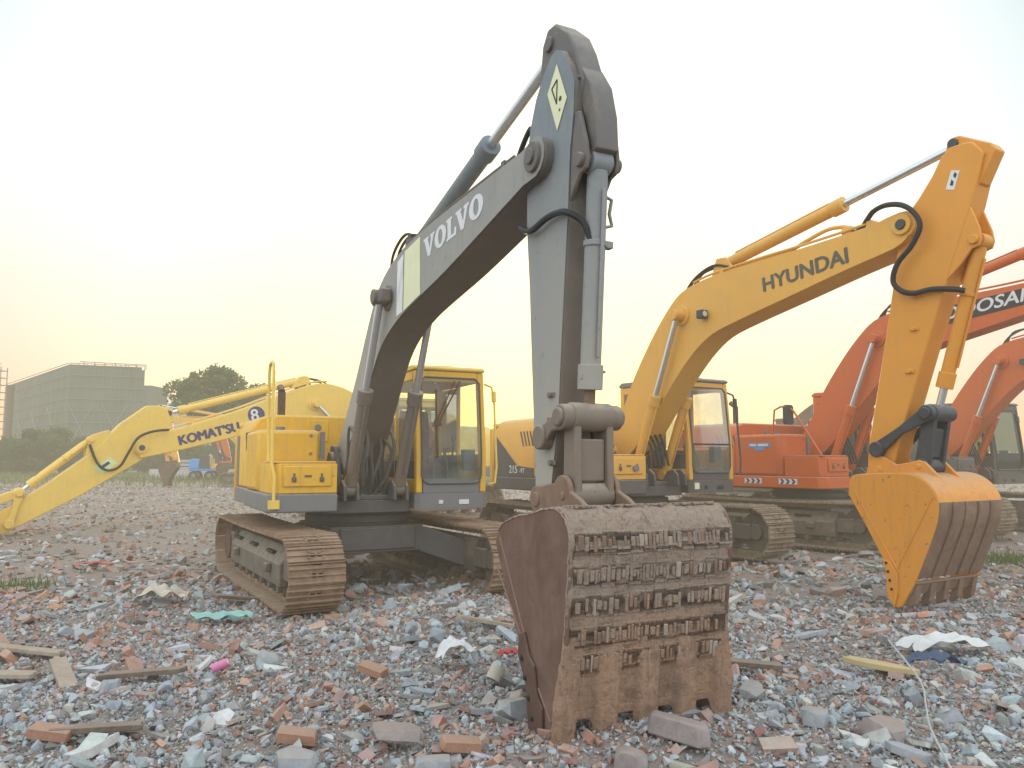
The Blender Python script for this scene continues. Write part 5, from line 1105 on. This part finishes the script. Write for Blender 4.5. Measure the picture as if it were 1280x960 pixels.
k = lambda r, g, b_: (r, g, b_)
far_c = ramp(nt, band(nt, ang, 0, math.pi), [(0.0, k(2.4, 2.0, 1.15)), (.06, k(1.7, 1.5, 1.05)), (.10, k(1.3, 1.24, 1.04)), (.145, k(1.26, 1.26, 1.20)), (.185, k(1.02, 1.08, 1.08)), (.212, k(.80, .92, .95)), (.24, k(.52, .67, .73)), (.30, k(.78, .95, 1.05)), (.45, k(1.28, 1.40, 1.50)), (1.0, k(1.45, 1.50, 1.56))])
hor = ramp(nt, band(nt, ang, 0, math.pi), [(0.0, k(4.0, 2.3, .36)), (.045, k(2.4, 1.5, .38)), (.11, k(1.35, .92, .38)), (.18, k(.98, .54, .20)), (.3, k(.92, .72, .55)), (.5, k(1.1, 1.08, 1.08)), (1.0, k(1.2, 1.2, 1.22))])
hz = band(nt, sx.outputs['Z'], .36, .0); hz = mth(nt, 'POWER', hz, 1.6)
skyc = mix(nt, hz, far_c, hor)
skyc = mix(nt, .12, mix(nt, 1.0, skyc, (13.5, 13.5, 13.5), 'MULTIPLY'), sky.outputs[0])
bg = nd(nt, 'ShaderNodeBackground'); bg.inputs['Strength'].default_value = .1; lk(nt, skyc, bg.inputs[0]); wo = nd(nt, 'ShaderNodeOutputWorld'); lk(nt, bg.outputs[0], wo.inputs[0])
sl = bpy.data.lights.new('sun', 'SUN'); sl.energy = 1.6; sl.angle = R(6); sl.color = (1, .80, .52); so = bpy.data.objects.new('sun', sl); COL.objects.link(so)
sv = Vector((math.sin(SUN_AZ)*math.cos(SUN_EL), math.cos(SUN_AZ)*math.cos(SUN_EL), math.sin(SUN_EL))); so.rotation_euler = sv.to_track_quat('Z', 'Y').to_euler(); so.location = (0, 60, 30)

m, nt = new_mat('evening_haze'); ab = nd(nt, 'ShaderNodeVolumeAbsorption'); ab.inputs['Density'].default_value = .0019; ab.inputs['Color'].default_value = (0, 0, 0, 1)
em = nd(nt, 'ShaderNodeEmission'); em.inputs['Color'].default_value = (.80, .76, .60, 1); em.inputs['Strength'].default_value = .00165  # haze light set as emission in place of scattered sun
ad = nd(nt, 'ShaderNodeAddShader'); lk(nt, ab.outputs[0], ad.inputs[0]); lk(nt, em.outputs[0], ad.inputs[1])
o_ = nd(nt, 'ShaderNodeOutputMaterial'); lk(nt, ad.outputs[0], o_.inputs['Volume'])
HAZE = True
if HAZE:
    md, nt = new_mat('glowing_veil'); ab = nd(nt, 'ShaderNodeVolumeAbsorption'); ab.inputs['Density'].default_value = .0055; ab.inputs['Color'].default_value = (0, 0, 0, 1)  # glowing volume added in place of lens veil, lifts the darks
    em = nd(nt, 'ShaderNodeEmission'); em.inputs['Color'].default_value = (1.0, .87, .62, 1); em.inputs['Strength'].default_value = .0055
    ad = nd(nt, 'ShaderNodeAddShader'); lk(nt, ab.outputs[0], ad.inputs[0]); lk(nt, em.outputs[0], ad.inputs[1]); o_ = nd(nt, 'ShaderNodeOutputMaterial'); lk(nt, ad.outputs[0], o_.inputs['Volume'])
    mb = MB(); mb.box(-22, 26, 5.6, 30, -.5, 12); tag(mb.build('veil_glow_box', md), kind='stuff')  # box of the added glow around the machines
    mb = MB(); mb.box(-150, 120, -12, 170, -.6, 40); hzo = mb.build('haze', m); tag(hzo, kind='stuff')

cam = bpy.data.cameras.new('camera'); cam.sensor_width = 36; cam.lens = 36*980/1280; cam.clip_end = 6000; cam.clip_start = .05
co = bpy.data.objects.new('camera', cam); COL.objects.link(co); co.location = (0, 0, 1.6); co.rotation_euler = (math.pi/2+.0966, 0, 0); scene.camera = co
scene.view_settings.view_transform = 'Standard'; scene.view_settings.look = 'None'; scene.view_settings.exposure = 0; scene.view_settings.gamma = 1
scene.cycles.use_denoising = True; scene.cycles.max_bounces = 8; scene.cycles.transparent_max_bounces = 16; scene.cycles.volume_bounces = 0; scene.cycles.sample_clamp_indirect = 6
